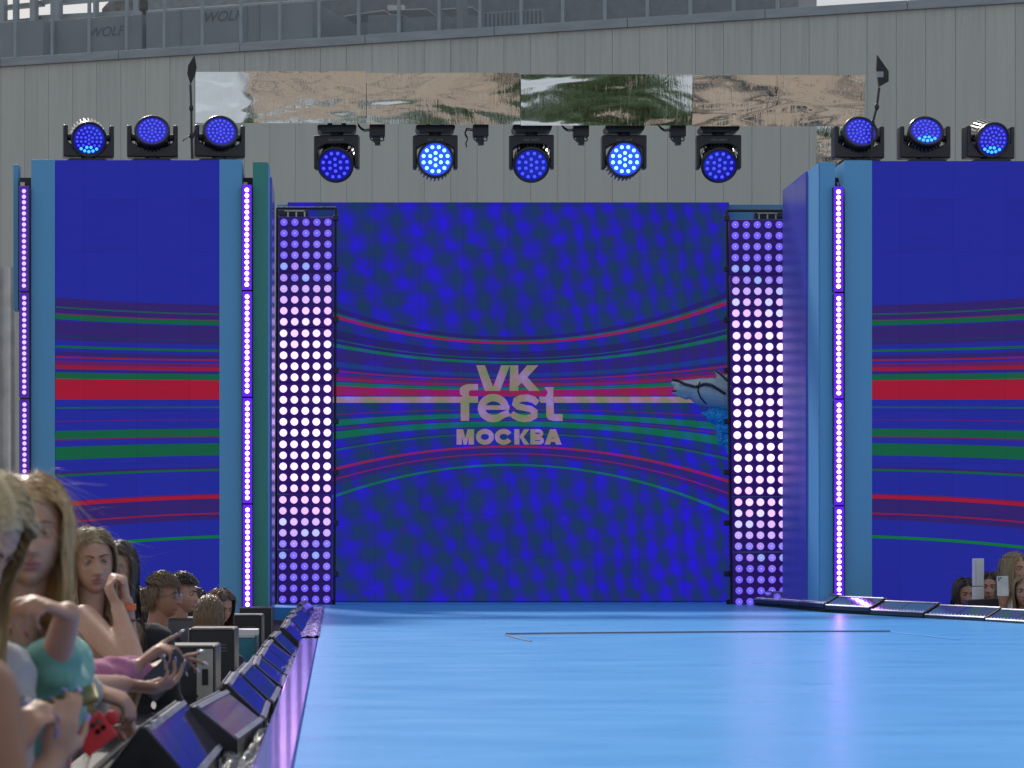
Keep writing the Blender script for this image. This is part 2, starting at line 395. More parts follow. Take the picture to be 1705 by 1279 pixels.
f = q.ma('ADD', q.ma('MULTIPLY', n1, .6), q.ma('ADD', q.ma('MULTIPLY', n2, .5), q.ma('MULTIPLY', cell.outputs[0], .16)))
f = q.ma('MULTIPLY_ADD', q.noise(q.mapping(o_, (14, 14, .5)), 1.0, 3, .6), .12, q.ma('SUBTRACT', f, .06))
# run-off stains under the coping, fading over two metres
st = q.ma('MULTIPLY', q.ma('SUBTRACT', sx.outputs[2], 8.6), .45, clamp=True)
stn = q.noise(q.mapping(o_, (9, 9, .3)), 1.2, 4, .7)
f = q.ma('SUBTRACT', f, q.ma('MULTIPLY', q.ma('MULTIPLY', st, q.ma('GREATER_THAN', stn, .5)), .16))
seam = q.ma('PINGPONG', q.ma('DIVIDE', sx.outputs[0], .49), .5)
dirt = q.ma('MULTIPLY', q.ma('SUBTRACT', .06, seam, clamp=True), .8)
f = q.ma('SUBTRACT', f, dirt)
FAC = q.pbr(q.ramp(f, [(.25, (.40, .43, .425, 1)), (.6, (.485, .52, .51, 1)), (.95, (.55, .575, .55, 1))]), .55, spec=.35)
COPING = simple('blue_grey_coping', (.28, .33, .38), .5, var=.15, sc=1.5, stretch=(1, 1, 4))
POSTM = simple('light_steel_post', (.28, .34, .39), .4, var=.1)
BODYG = simple('dark_grey_cladding', (.22, .24, .26), .6, var=.2, sc=1, stretch=(4, 4, .4))
ROOFU = simple('grey_unit_casing', (.33, .37, .40), .55, var=.12, sc=1.2)
ROOFD = simple('dark_louvre_metal', (.26, .285, .31), .6)
rotz = math.atan2(U.y, U.x)
bld = thing('exhibition_building', 'large grey building clad in tall narrow panels behind the stage', 'building', (A.x, A.y, GZ), (0, 0, rotz))
m = MB(); x = -14 * .49 - 9 * .49
while x < 34: m.box(x + .002, x + .488, 0, .05, 0, 10.87, bev=.003); x += .49
m.build('facade_panel_wall', FAC, bld)
MB().box(-12, 35, .055, 9, 0, 10.80).build('building_core', BODYG, bld)
m = MB(); x = -12
while x < 34: m.box(x + .004, x + 2.4, -.06, .30, 10.872, 11.03, bev=.008); x += 2.404
m.build('coping', COPING, bld)
for k in range(-6, 24):
    xl = lx(26, .12) + k * .757
    if lx(-60, .12) < xl < lx(1300, .12):
        MB().box(xl - .028, xl + .028, .09, .15, 11.03, 13.6).build('fence_post', POSTM, bld)
q = N('grey_mesh_netting'); MESHM = q.pbr((.16, .19, .22, 1), .7, alpha=.30)
MB().box(lx(-60, .2), lx(1300, .2), .19, .194, 11.03, lz(10, 38, .2) ).build('mesh_screen', MESHM, bld)

def rbox(name, label, cat, px0, px1, yl0, yl1, pyt, mat, zb=10.8, group=None, seams=()):
    x0, x1 = lx(px0, yl0), lx(px1, yl0); zt = lz((px0 + px1) / 2, pyt, yl0)
    Mw = Matrix.Translation((A.x, A.y, GZ)) @ Matrix.Rotation(rotz, 4, 'Z')
    base = Mw @ Vector(((x0 + x1) / 2, (yl0 + yl1) / 2, zb))
    t = thing(name, label, cat, base, (0, 0, rotz), group)
    hw, hd = (x1 - x0) / 2, (yl1 - yl0) / 2
    MB().box(-hw, hw, -hd, hd, 0, zt - zb, bev=.02).build('casing', mat, t)
    for s in seams:
        xs = lx(s, yl0) - (x0 + x1) / 2
        MB().box(xs - .02, xs + .02, -hd - .03, -hd + .01, .02, zt - zb - .03).build('seam_rib', COPING, t)
    return t, hw, hd, zt - zb
def text_mesh(body, size, mat, name, parent, loc, rot, ext=.001, shear=0, off=0):
    cu = bpy.data.curves.new('lettering', 'FONT'); cu.body = body; cu.size = size; cu.extrude = ext; cu.shear = shear; cu.offset = off
    cu.align_x = 'CENTER'; cu.align_y = 'CENTER'
    o = bpy.data.objects.new('lettering', cu); COL.objects.link(o)
    dg = bpy.context.evaluated_depsgraph_get(); me = bpy.data.meshes.new_from_object(o.evaluated_get(dg))
    bpy.data.objects.remove(o); me.materials.clear(); me.materials.append(mat); me.name = name
    r = bpy.data.objects.new(name, me); COL.objects.link(r); r.parent = parent; r.location = loc; r.rotation_euler = rot
    return r
DKTXT = simple('dark_grey_lettering', (.12, .13, .15), .6)
t, hw, hd, ht = rbox('rooftop_unit', 'low grey rooftop container with dark lettering, left one under the sky gap', 'rooftop unit', 70, 236, 3, 5.4, 29, ROOFU, seams=(92, 150, 208), group='rooftop containers')
text_mesh('WOLF', .27, DKTXT, 'lettering', t, (lx(176, 3) - lx(153, 3), -hd - .012, ht * .80), (R(90), 0, 0), shear=.3)
t, hw, hd, ht = rbox('rooftop_unit', 'longer grey rooftop container with dark lettering, right of the smaller one', 'rooftop unit', 243, 520, 3, 5.4, 8, ROOFU, seams=(300, 410, 430), group='rooftop containers')
text_mesh('WOLF', .28, DKTXT, 'lettering', t, (lx(370, 3) - lx(381.5, 3), -hd - .012, ht * .86), (R(90), 0, 0), shear=.3)
rbox('rooftop_plant_room', 'dark grey plant room filling the roof behind the containers', 'plant room', 246, 1330, 6.2, 8.8, -60, ROOFD)
# domed end of the roof to the left of the plant room
m = MB(); x0, x1 = lx(188, 7), lx(250, 7); z1 = lz(188, 24, 7); pts = [(x0, 10.8), (x0, z1)]
for k in range(9): t_ = k / 8; pts.append((x0 + (x1 - x0) * t_, z1 + (lz(250, -10, 7) - z1) * (1 - (1 - t_) ** 2) ** .9))
pts.append((x1, 10.8)); 
dm = tag(m.prism(pts, 6.4, 8.6).build('curved_roof_end', simple('speckled_grey_roof', (.2, .2, .2), .8, var=.4, sc=8), None), 'curved grey roof end beside the white sky gap', 'roof')
dm.location = (A.x, A.y, GZ); dm.rotation_euler = (0, 0, rotz)
# steel frame standing against the sky at top left
t = thing('steel_frame', 'grey steel frame against the white sky at the roof corner', 'steel frame', (A.x, A.y, GZ), (0, 0, rotz))
for px, wd in ((3, 14), (27, 5), (57, 9), (97, 10), (160, 4), (226, 3)):
    xc = lx(px, 4.0); hw_ = wd / 2 * dep(xc, 4.0) / F
    MB().box(xc - hw_, xc + hw_, 3.9, 4.1, 10.8, 14).build('column', ROOFU, t)
for pa, pb, th in (((-40, 17), (70, 6), 6), ((55, 7), (110, -6), 5), ((-40, 42), (70, 31), 5), ((60, 30), (232, 21), 7), ((95, 4), (240, -8), 6)):
    xa, xb = lx(pa[0], 4.2), lx(pb[0], 4.2); za, zb = lz(pa[0], pa[1], 4.2), lz(pb[0], pb[1], 4.2); hh = th / 2 * 53 / F
    MB().prism([(xa, za - hh), (xb, zb - hh), (xb, zb + hh), (xa, za + hh)], 4.15, 4.35).build('beam', ROOFU, t)
MB().prism([(lx(52, 4.5), lz(52, 0, 4.5)), (lx(60, 4.5), lz(60, -4, 4.5)), (lx(66, 4.5), lz(66, 4, 4.5)), (lx(60, 4.5), lz(60, 6, 4.5))], 4.4, 4.5).build('gusset', ROOFU, t)
def wall_low(px0, px1, py0, py1, yl, mat, name, label, cat):
    xa, xb = lx(px0, yl), lx(px1, yl)
    o = MB().prism([(xa, 10.8), (xb, 10.8), (xb, lz(px1, py1, yl)), (xa, lz(px0, py0, yl))], yl, yl + .3).build(name, mat); o.location = (A.x, A.y, GZ); o.rotation_euler = (0, 0, rotz)
    return tag(o, label, cat)
wall_low(-40, 72, 36, 34, 2.6, ROOFU, 'roof_parapet', 'low grey parapet under the white sky gap at the roof corner', 'parapet')
# louvred unit and rails
t, hw, hd, ht = rbox('louvre_unit', 'grey louvred ventilation unit on the roof between two posts', 'ventilation unit', 612, 668, 2.2, 3.6, 25, ROOFD)
for k in range(8): MB().box(-hw + .05, hw - .05, -hd - .05, -hd - .01, .08 + k * .085, .115 + k * .085).build('louvre_slat', POSTM, t)
t = thing('roof_stair', 'sloping roof stair with parallel rails beside the louvred unit', 'stair', (A.x, A.y, GZ), (0, 0, rotz))
for k in range(7):
    xa, xb = lx(664, 2.3), lx(706, 2.3); za = lz(664, 24 + k * 5, 2.3); zb = lz(706, 44 + k * 4, 2.3)
    MB().prism([(xa, za), (xb, zb), (xb, zb + .03), (xa, za + .03)], 2.25, 2.3).build('stringer', POSTM, t)
rail = thing('roof_walkway', 'pale edged walkway line across the dark plant room', 'walkway', (A.x, A.y, GZ), (0, 0, rotz))
for a, b in (((574, 28), (642, 18)), ((648, 18), (712, 15.5)), ((735, 16.5), (762, 14.5)), ((770, 14), (788, 12.5))):
    xa, xb = lx(a[0], 4), lx(b[0], 4); za, zb = lz(a[0], a[1], 4), lz(b[0], b[1], 4)
    MB().prism([(xa, za - .02), (xb, zb - .02), (xb, zb), (xa, za)], 3.9, 4.6).build('walkway_edge', WHITEP, rail)
for px in (650, 655, 662, 667, 672):
    xa = lx(px, 4.2); MB().box(xa - .03, xa + .03, 4.1, 4.2, lz(px, 16, 4.2), lz(px, 10, 4.2)).build('equipment_box', WHITEP, rail)
for px, w_ in ((835, 8), (905, 18), (768, 7)):
    pass
rbox('roof_duct', 'dark upright duct on the roof behind the middle posts', 'duct', 760, 770, 3.0, 3.4, -20, ROOFU)
rbox('rooftop_cabinet', 'ribbed dark cabinet on the roof right of the louvred unit', 'rooftop cabinet', 800, 905, 3.0, 4.6, 18, ROOFD, seams=tuple(range(806, 905, 7)))

# trees behind the photographer, seen only in the mirrored canopy ------------------
q = N('green_foliage'); nz = q.noise(q.obj(), 1.2, 3, .6)
LEAF = q.pbr(q.ramp(nz, [(.3, (.018, .040, .016, 1)), (.7, (.05, .095, .035, 1))]), .6); BARK = simple('tree_bark', (.12, .09, .06), .9)
def leaf_tree(x, y, h, r, seed, first=[None]):
    t = thing('broadleaf_tree', 'leafy green tree behind the photographer, seen only in the mirrored canopy', 'tree', (x, y, GZ), (0, 0, seed), 'trees mirrored in the canopy')
    g = np.random.default_rng(seed); m = MB(); cl = g.normal(size=(46, 3)); cl /= np.linalg.norm(cl, axis=1)[:, None]; cl *= r * g.random((46, 1)) ** .4; cl[:, 2] *= .8
    vs = []; fs = []
    for c in cl:
        for k in range(55):
            p = c + g.normal(size=3) * r * .16 + np.array([0, 0, h]); a = g.normal(size=3); a /= np.linalg.norm(a); b = np.cross(a, g.normal(size=3)); b /= np.linalg.norm(b); s_ = .16 + .1 * g.random(); o = len(vs)
            vs += [p - a * s_, p - b * s_ * .5, p + a * s_, p + b * s_ * .5]; fs.append((o, o + 1, o + 2, o + 3))
    m.add(vs, fs).build('crown', LEAF, t); tk = MB().tube((0, 0, 0), (0, 0, h * .8), .28, .14)
    for k in range(5): a_ = k * 1.3; tk.tube((0, 0, h * .6), (math.cos(a_) * r * .6, math.sin(a_) * r * .6, h + r * .2), .11, .04)
    tk.build('trunk', BARK, t)
for args in ((7.2, -13, 5.5, 2.8, 1), (9.5, -21, 6.5, 3.6, 2), (6.4, -29, 7, 3.6, 3), (17.5, -19, 6.5, 3.4, 4), (19, -29, 7, 4, 5), (-9, -60, 8, 4.5, 7), (3, -66, 8, 5, 8)): leaf_tree(*args)

# ================================================================== LED WALLS
def block(name, label, cat, px_c0, px_s0, px_s1, px_c1, ytop, xc, scrn):
    D = 25.0; zt = Z_(ytop, D); x0, xs0, xs1, x1 = [X_(p, D) for p in (px_c0, px_s0, px_s1, px_c1)]
    loc = ((x0 + x1) / 2, D, GZ); t = thing(name, label, cat, loc); L = loc[0]; zl = zt - GZ
    MB().box(xs0 - L + .002, xs1 - L - .002, .004, .12, .9, zl - .004).build('led_screen', side_screen_mat(scrn, D, L, GZ, xc), t)
    MB().box(xs0 - L + .002, xs1 - L - .002, .02, .12, 0, .896).build('screen_plinth', DARK, t)
    MB().box(x0 - L, xs0 - L - .002, -.012, .5, 0, zl, bev=.004).build('side_column', BLUEV, t)
    MB().box(xs1 - L + .002, x1 - L, -.012, .5, 0, zl, bev=.004).build('side_column', BLUEV, t)
    MB().box(x0 - L + .01, x1 - L - .01, .502, 1.75, 0, zl - .02).build('rear_housing', BLACK, t)
    return t
block('led_wall', 'left side LED wall showing striped bands between two blue columns', 'led wall', 52, 92, 365, 403, 266, 450, 'left_led_screen_picture')
block('led_wall', 'right side LED wall showing striped bands behind the seated fans', 'led wall', 1406, 1452, 1725, 1768, 267.5, 1366, 'right_led_screen_picture')
bpy.data.objects['led_wall.001']['label'] = 'right side LED wall showing striped bands above the fans filming with a phone'

def ret_wall(name, label, px0, px1, pxf, side, ytop, front_mat):
    D = 25.0; zt = Z_(ytop, D) - GZ; xa, xb = X_(px0, D), X_(px1, D)
    t = thing(name, label, 'wall return', ((xa + xb) / 2, D, GZ)); L = (xa + xb) / 2
    MB().box(xa - L, xb - L, -.01, .57, 0, zt, bev=.004).build('front_face', front_mat, t)
    if side > 0: MB().box(xb - L + .002, xb - L + .012, .0, .57, 0, zt - .004).build('side_panel', BLUEV, t)
    else: MB().box(xa - L - .012, xa - L - .002, 0, .57, 0, zt - .004).build('side_panel', BLUEV, t)
    if side > 0: MB().box(xa - L, xb - L + .03, .575, 1.8, 0, zt - .06).build('violet_side_wall', VIOLET, t)
    else: MB().box(xa - L - .03, xb - L, .575, 1.9, 0, zt - .006).build('violet_side_wall', VIOLET, t)
    return t
ret_wall('wall_return', 'narrow teal wall end left of the left lamp tower', 421, 445, 452, 1, 270, TEALV)
ret_wall('wall_return', 'blue wall end with violet side wall right of the right lamp tower', 1365, 1390, 1347, -1, 270, BLUEV)
tag(MB().box(X_(23, 25.4), X_(31.5, 25.4), 25.35, 25.55, Z_(517, 25.4), Z_(275, 25.4), bev=.004).build('wall_fin', BLUEV), 'thin blue wing panel at the far left edge behind the light strip', 'wing panel')
m = MB(); vs = []; fs = []; nx, nz_ = 26, 30
for j in range(nz_ + 1):
    for i in range(nx + 1):
        x = X_(-60, 27) + (X_(26, 27) - X_(-60, 27)) * i / nx
        vs.append((x, 27 + .02 * math.sin(i * 1.3 + .4 * math.sin(j * .3)) + .02 * math.sin(i * 4.1), GZ + (Z_(445, 27) - GZ) * j / nz_))
for j in range(nz_):
    for i in range(nx): a = j * (nx + 1) + i; fs.append((a, a + 1, a + nx + 2, a + nx + 1))
tag(m.add(vs, fs).build('draped_cover', simple('grey_white_tarpaulin', (.82, .84, .88), .5, var=.2, sc=3), smooth=True), 'pale grey creased tarpaulin hanging at the far left edge', 'tarpaulin')

# main screen ---------------------------------------------------------
D = 30.0; L = (X_(479, D) + X_(1212, D)) / 2
ms = thing('main_led_screen', 'large central LED screen showing curved stripes and the festival logo', 'led screen', (L, D, 0))
MB().box(X_(479, D) - L, X_(1214, D) - L, 0, .12, .012, Z_(337, D)).build('screen_panel', main_screen_mat(D, L, 0), ms)
MB().box(X_(461, D) - L, X_(1312, D) - L, .125, .5, 0, Z_(338.5, D)).build('rear_frame', BLUEV, ms)
ov = [0]
def lp(zx, zy):   # logo tracing units -> local metres
    px = 700 + zx / 5.683; py = 560 + zy / 5.683
    return (X_(px, D) - L, Z_(py, D))
def poly_l(m, pts):
    ov[0] += 1; y0 = -.004 - .00012 * ov[0]; pp = [lp(*p) for p in pts]; n = len(pp)
    return m.add([(x, y0, z) for x, z in pp], [tuple(range(n))])
def stroke(m, pts, w):
    ov[0] += 1; y0 = -.004 - .00012 * ov[0]; vs = []; n = len(pts)
    ws = w if isinstance(w, (list, tuple)) else [w] * n
    for i, p in enumerate(pts):
        a = pts[max(i - 1, 0)]; b = pts[min(i + 1, n - 1)]; tx, ty = b[0] - a[0], b[1] - a[1]; l_ = math.hypot(tx, ty) or 1
        nx_, ny_ = -ty / l_ * ws[i] / 2, tx / l_ * ws[i] / 2
        for sg in (1, -1): x, z = lp(p[0] + sg * nx_, p[1] + sg * ny_); vs.append((x, y0, z))
    return m.add(vs, [(2 * i, 2 * i + 1, 2 * i + 3, 2 * i + 2) for i in range(n - 1)])
def arc(cx, cy, rx, ry, a0, a1, n=20):
    return [(cx + rx * math.cos(R(a0 + (a1 - a0) * k / n)), cy - ry * math.sin(R(a0 + (a1 - a0) * k / n))) for k in range(n + 1)]
def letter(fn): m = MB(); fn(m); o = m.build('logo_letter', LOGO, ms); return o
letter(lambda m: (poly_l(m, [(528, 275), (610, 275), (690, 488), (674, 517), (609, 517)]), poly_l(m, [(684, 488), (764, 275), (848, 275), (752, 517), (672, 517)])))
letter(lambda m: (poly_l(m, [(862, 275), (926, 275), (926, 517), (844, 517), (848, 275)]), poly_l(m, [(926, 372), (1010, 275), (1116, 275), (1008, 392), (926, 470)]), poly_l(m, [(932, 410), (1005, 380), (1128, 517), (1026, 517)])))
letter(lambda m: (poly_l(m, arc(470, 510, 98, 58, 90, 180, 10) + [(372, 520)] + arc(440, 530, 68, 44, 190, 235, 5) + [(396, 572), (545, 572), (545, 569)] + arc(478, 540, 22, 29, 270, 90, 10) + [(545, 511), (545, 452)]),
                  poly_l(m, [(380, 630), (462, 630), (460, 801), (382, 801)])))
letter(lambda m: (stroke(m, [(612, 675), (842, 675)], 42), stroke(m, arc(690, 680, 113, 99, 0, 315, 34) + [(790, 742), (840, 722)], [70] * 30 + [70, 68, 66, 64, 62, 60, 62])))
letter(lambda m: stroke(m, [(1110, 634), (1070, 600), (1010, 584), (950, 588), (905, 610), (897, 640), (925, 665), (985, 678), (1045, 690), (1080, 715), (1078, 752), (1030, 776), (985, 780), (930, 772), (886, 750), (862, 728)], [58, 66, 68, 66, 66, 68, 62, 58, 62, 66, 68, 66, 66, 66, 60, 54]))
letter(lambda m: (poly_l(m, [(1176, 480), (1258, 480), (1258, 572), (1264, 740), (1190, 740), (1190, 560), (1204, 540), (1196, 512), (1176, 496)]), poly_l(m, [(1190, 740), (1272, 736), (1346, 736), (1346, 802), (1262, 802), (1215, 790), (1195, 768)])))
o = letter(lambda m: (poly_l(m, [(-850, 572), (545, 572), (545, 630), (-850, 630)]), poly_l(m, [(1120, 572), (1190, 572), (1190, 630), (1136, 630)]), poly_l(m, [(1262, 572), (2900, 572), (2900, 630), (1262, 630)]))); o.name = 'logo_bar'
y0, y1 = 1025, 880
letter(lambda m: (poly_l(m, [(342, 880), (392, 880), (392, 1025), (342, 1025)]), poly_l(m, [(455, 880), (507, 880), (507, 1025), (455, 1025)]), poly_l(m, [(380, 880), (404, 880), (440, 1025), (408, 1025)]), poly_l(m, [(446, 880), (470, 880), (438, 1025), (410, 1025)])))
letter(lambda m: stroke(m, arc(610, 952, 62, 52, 0, 360, 32), 46))
letter(lambda m: stroke(m, arc(788, 952, 62, 52, 30, 330, 28), 46))
letter(lambda m: (poly_l(m, [(888, 880), (936, 880), (936, 1025), (888, 1025)]), poly_l(m, [(936, 950), (980, 880), (1032, 880), (975, 952), (1032, 1025), (980, 1025)])))
letter(lambda m: (poly_l(m, [(1040, 880), (1086, 880), (1086, 1025), (1040, 1025)]), stroke(m, [(1080, 896), (1120, 896)] + arc(1122, 919, 24, 22, 80, -80, 8) + [(1080, 942)], 32), stroke(m, [(1080, 966), (1125, 966)] + arc(1128, 987, 24, 21, 80, -80, 8) + [(1080, 1008)], 34)))
letter(lambda m: (poly_l(m, [(1226, 880), (1280, 880), (1226, 1025), (1174, 1025)]), poly_l(m, [(1226, 880), (1280, 880), (1336, 1025), (1282, 1025)]), poly_l(m, [(1215, 968), (1292, 968), (1300, 1000), (1208, 1000)])))

# ================================================================== PIXEL LIGHT BARS (1 m each)
DOT = glow('violet_white_led', (10.0, 4.0, 15.0), 1.0)
DOTDIM = glow('dim_violet_led', (.95, .62, 1.25), 1.0)
HOUS = glow('violet_dot_bloom', (.11, .004, .85), 1.0); HOUSD = glow('dim_violet_dot_bloom', (.045, .006, .30), 1.0)  # emissive sheets that stand in for the violet bloom around the dots
def light_bar_proto(name, dim):
    t = thing(name, 'x', 'light bar', (0, 0, 0), group='vertical pixel light bars')
    MB().box(-.050, .050, .0, .09, .008, .992, bev=.006).build('bar_housing', BLACKP, t)
    MB().box(-.044, .044, -.003, .002, .004, .996).build('bloom_sheet', HOUSD if dim else HOUS, t)
    d = MB().lathe([(.0195, 0), (.019, .006), (.012, .011)], 14, M=Matrix.Rotation(R(90), 4, 'X')).build('pixel', DOTDIM if dim else DOT, t)
    for k in range(18):
        o = d if k == 0 else d.copy()
        if k: COL.objects.link(o); o.parent = t
        o.location = (0, -.004, .028 + (k + .5) * .0525)
    return t
def strip(px, y_top, D, dim, side, n=4):
    global _bar
    words = ['topmost', 'second from top', 'third from top', 'lowest']
    for k in range(n):
        z = Z_(y_top, D) - (k + 1) * 1.006
        lab = f'{words[k]} purple pixel bar in the {side}'
        t = copy_thing(PROTO[dim], loc=(X_(px + (.4 * k), D), D, z), label=lab)
PROTO = {True: light_bar_proto('pixel_light_bar', True), False: light_bar_proto('pixel_light_bar', False)}
strip(40, 308, 24.93, True, 'column at the left edge')
strip(411, 306, 24.93, False, 'gap beside the teal wall end')
strip(1396, 309, 24.93, False, 'gap beside the right LED wall')
for t in PROTO.values():
    for c_ in list(t.children): bpy.data.objects.remove(c_)
    bpy.data.objects.remove(t)
for px0, px1, lab in ((33, 51.5, 'black channel behind the light strip at the left edge'), (403.5, 420.5, 'black channel between left LED wall and teal wall end'), (1390.5, 1405.5, 'black channel between right LED wall and blue wall end')):
    t = thing('strip_channel', lab, 'channel', (X_((px0 + px1) / 2, 25.3), 25.3, GZ), group='channels behind the light strips')
    w_ = (X_(px1, 25.3) - X_(px0, 25.3)) / 2
    MB().box(-w_, w_, 0, .2, 0, Z_(296, 25.3) - GZ).build('channel_back', BLACK, t)
    for dz, mt, a in ((.05, STEEL, -1), (.13, STEEL, -1), (.08, simple('red_connector', (.3, .03, .03), .4), 1)):
        MB().box(min(0, a * w_ * .8), max(0, a * w_ * .8), -.05, 0, Z_(296, 25.3) - GZ - dz - .05, Z_(296, 25.3) - GZ - dz).build('connector', mt, t)

# ================================================================== BLINDER TOWERS
q = N('blinder_lens'); oi = q.n('ShaderNodeObjectInfo'); sx = q.n('ShaderNodeSeparateXYZ'); q.l(q.obj(), sx.inputs[0])
rr = q.ma('DIVIDE', q.ma('SQRT', q.ma('ADD', q.ma('MULTIPLY', sx.outputs[0], sx.outputs[0]), q.ma('MULTIPLY', sx.outputs[2], sx.outputs[2]))), .0395)
pat = q.ramp(rr, [(0, (1.5, 1.5, 1.5, 1)), (.17, (.35, .35, .35, 1)), (.26, (1.2, 1.2, 1.2, 1)), (.55, (.85, .85, .85, 1)), (.60, (1.1, 1.1, 1.1, 1)), (.95, (.9, .9, .9, 1))], 'CONSTANT')
em = q.mix(1.0, oi.outputs['Color'], pat, 'MULTIPLY')
em = q.mix(q.ma('LESS_THAN', rr, .11), em, (1.3, 1.2, 1.35, 1))
LENS = q.pbr((.05, .05, .08, 1), .2, em=em, es=1.0)
HB = N('blinder_housing'); BHOUS = HB.pbr(lin(30, 24, 52), .6, em=lin(34, 10, 92), es=.8)  # violet emission put on the housing as lamp glow between the lenses
lens_me = MB().lathe([(.0395, 0), (.039, .010), (.033, .018), (.018, .022)], 20, M=Matrix.Rotation(R(90), 4, 'X')).build('lamp_lens', LENS, smooth='auto').data
bpy.data.objects.remove(bpy.data.objects['lamp_lens'])
hm = MB().box(-.296, .296, .0, .16, .003, .593, bev=.008)
for i in range(5):
    for j in range(5): hm.lathe([(.050, -.002), (.050, .012), (.045, .010), (.045, -.002)], 18, M=Matrix.Translation((-.237 + i * .1185, 0, .061 + j * .1185)) @ Matrix.Rotation(R(90), 4, 'X'))
hme = hm.build('panel_housing', BHOUS, smooth='auto').data; bpy.data.objects.remove(bpy.data.objects['panel_housing'])
def lens_colour(row, c):
    # row 0 at the top .. 34 at the bottom
    u = (row - 17) / 17.0
    b = math.exp(-(abs(u) / .60) ** 2.6)
    r_ = random.random()
    dim = Vector(lin(104, 84, 240)[:3]); mid = Vector((.62, .50, 1.05)); hot = Vector((2.4, 1.3, 3.2)); 
    if b < .25: col = dim.lerp(mid, b * 1.2 * (.5 + r_))
    else: col = dim.lerp(mid, .5).lerp(hot, min(1, (b - .2) * (.7 + .6 * r_)))
    if .12 < b < .75:
        if r_ > .80: col = col.lerp(Vector((.35, .70, 1.1)) * (.6 + b), .45)
        elif r_ < .14: col = col.lerp(Vector((.8, .45, 1.0)) * (.6 + b), .4)
    return (col.x, col.y, col.z, 1)
def tower(px_first, px_first_b, D, y_first, side):
    words = ['topmost', 'second from top', 'third from top', 'middle', 'third from bottom', 'second from bottom', 'lowest']
    ztop = Z_(y_first, D) + .061
    xt = X_(px_first, D); xb = X_(px_first_b, D)
    for k in range(7):
        x = xt + (xb - xt) * (k + .5) / 7
        t = thing('blinder_light', f'{words[k]} square panel of round lamps in the {side} tower', 'blinder light', (x + .237, D, ztop - (k + 1) * .5985), group='blinder panels stacked in two towers')
        o = bpy.data.objects.new('panel_housing', hme); COL.objects.link(o); o.parent = t
        for j in range(5):
            for i in range(5):
                l_ = bpy.data.objects.new('lamp_lens', lens_me); COL.objects.link(l_); l_.parent = t
                l_.location = (-.237 + i * .1185, -.004, .061 + (4 - j) * .1185)
                l_.color = lens_colour(k * 5 + j, i)
    # carrying frame
    fx0 = xt - .075; fx1 = xt + .474 + .085
    t = thing('blinder_tower_frame', f'black tube frame carrying the {side} stack of round lamps', 'frame', ((fx0 + fx1) / 2, D, 0), group='tower frames')
    cx = (fx0 + fx1) / 2; zf = ztop + .10
    for s, dx in ((-1, xb - xt), (1, xb - xt)):
        MB().tube((s * (fx1 - fx0) / 2 + dx, .08, 0), (s * (fx1 - fx0) / 2, .08, zf), .014).build('upright', BLACK, t)
    MB().tube((-(fx1 - fx0) / 2, .08, zf), ((fx1 - fx0) / 2, .08, zf), .016).build('top_rail', BLACK, t)
    MB().box(-.30, .30, .18, .24, .0, .05).build('foot_plate', BLACK, t)
    sgn = -1 if side == 'left' else 1
    MB().box(sgn * .14 - .16, sgn * .14 + .16, .02, .14, ztop + .012, ztop + .075, bev=.01).build('hanging_bracket', BLACKP, t)
    for q_ in range(3): MB().box(sgn * (.02 + q_ * .09) - .008, sgn * (.02 + q_ * .09) + .008, .0, .02, ztop - .004, ztop + .05).build('bracket_pin', STEEL, t)
    MB().box(sgn * .12 - .12, sgn * .12 + .10, -.002, .018, ztop + .055, ztop + .067).build('safety_hook', STEEL, t)
    for q_ in range(8): MB().box(-sgn * (fx1 - fx0) / 2 - .03, -sgn * (fx1 - fx0) / 2 + .03, .05, .11, .3 + q_ * .55, .36 + q_ * .55, bev=.008).build('coupler', BLACKP, t)
tower(473, 470.5, 28.5, 370, 'left')
tower(1223.5, 1231, 28.5, 374, 'right')

# ================================================================== MOVING HEADS
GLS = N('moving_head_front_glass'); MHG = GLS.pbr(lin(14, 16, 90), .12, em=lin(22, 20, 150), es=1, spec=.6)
MHL = N('moving_head_lit_glass').pbr((.02, .05, .5, 1), .2, em=(.02, .07, 1.4, 1), es=1)
q = N('moving_head_blue_led'); oi = q.n('ShaderNodeObjectInfo'); BLED = q.pbr((.02, .02, .1, 1), .2, em=lin(70, 80, 255), es=1.3)
CLED = glow('moving_head_cyan_led', (.5, 2.2, 2.9), 1.5)
BRLED = glow('moving_head_bright_lower_led', (.08, .75, 1.6), 1.0)
q = N('ribbed_head_shell'); sx = q.n('ShaderNodeSeparateXYZ'); nz = q.noise(q.obj(), 30, 3)
SHELL = q.pbr(q.ramp(nz, [(.3, (.020, .021, .025, 1)), (.7, (.032, .034, .04, 1))]), .33, spec=.5)
SHELLG = simple('grey_finned_rear_shell', (.30, .31, .30), .3, metal=.6)
LBL = simple('pale_fixture_lettering', (.35, .36, .40), .5)
LEDME = {}
for r__, lr__ in ((2, .017), (3, .0125)):
    for k__, m__ in (('lit', CLED), ('hot', BRLED), ('off', BLED)):
        f__ = 1.3 if k__ == 'hot' else 1
        o__ = MB().lathe([(lr__ * f__, .120), (lr__ * .9 * f__, .130), (lr__ * .5 * f__, .136)], 10).build('led', m__, smooth='auto'); LEDME[(r__, k__)] = o__.data; bpy.data.objects.remove(o__)
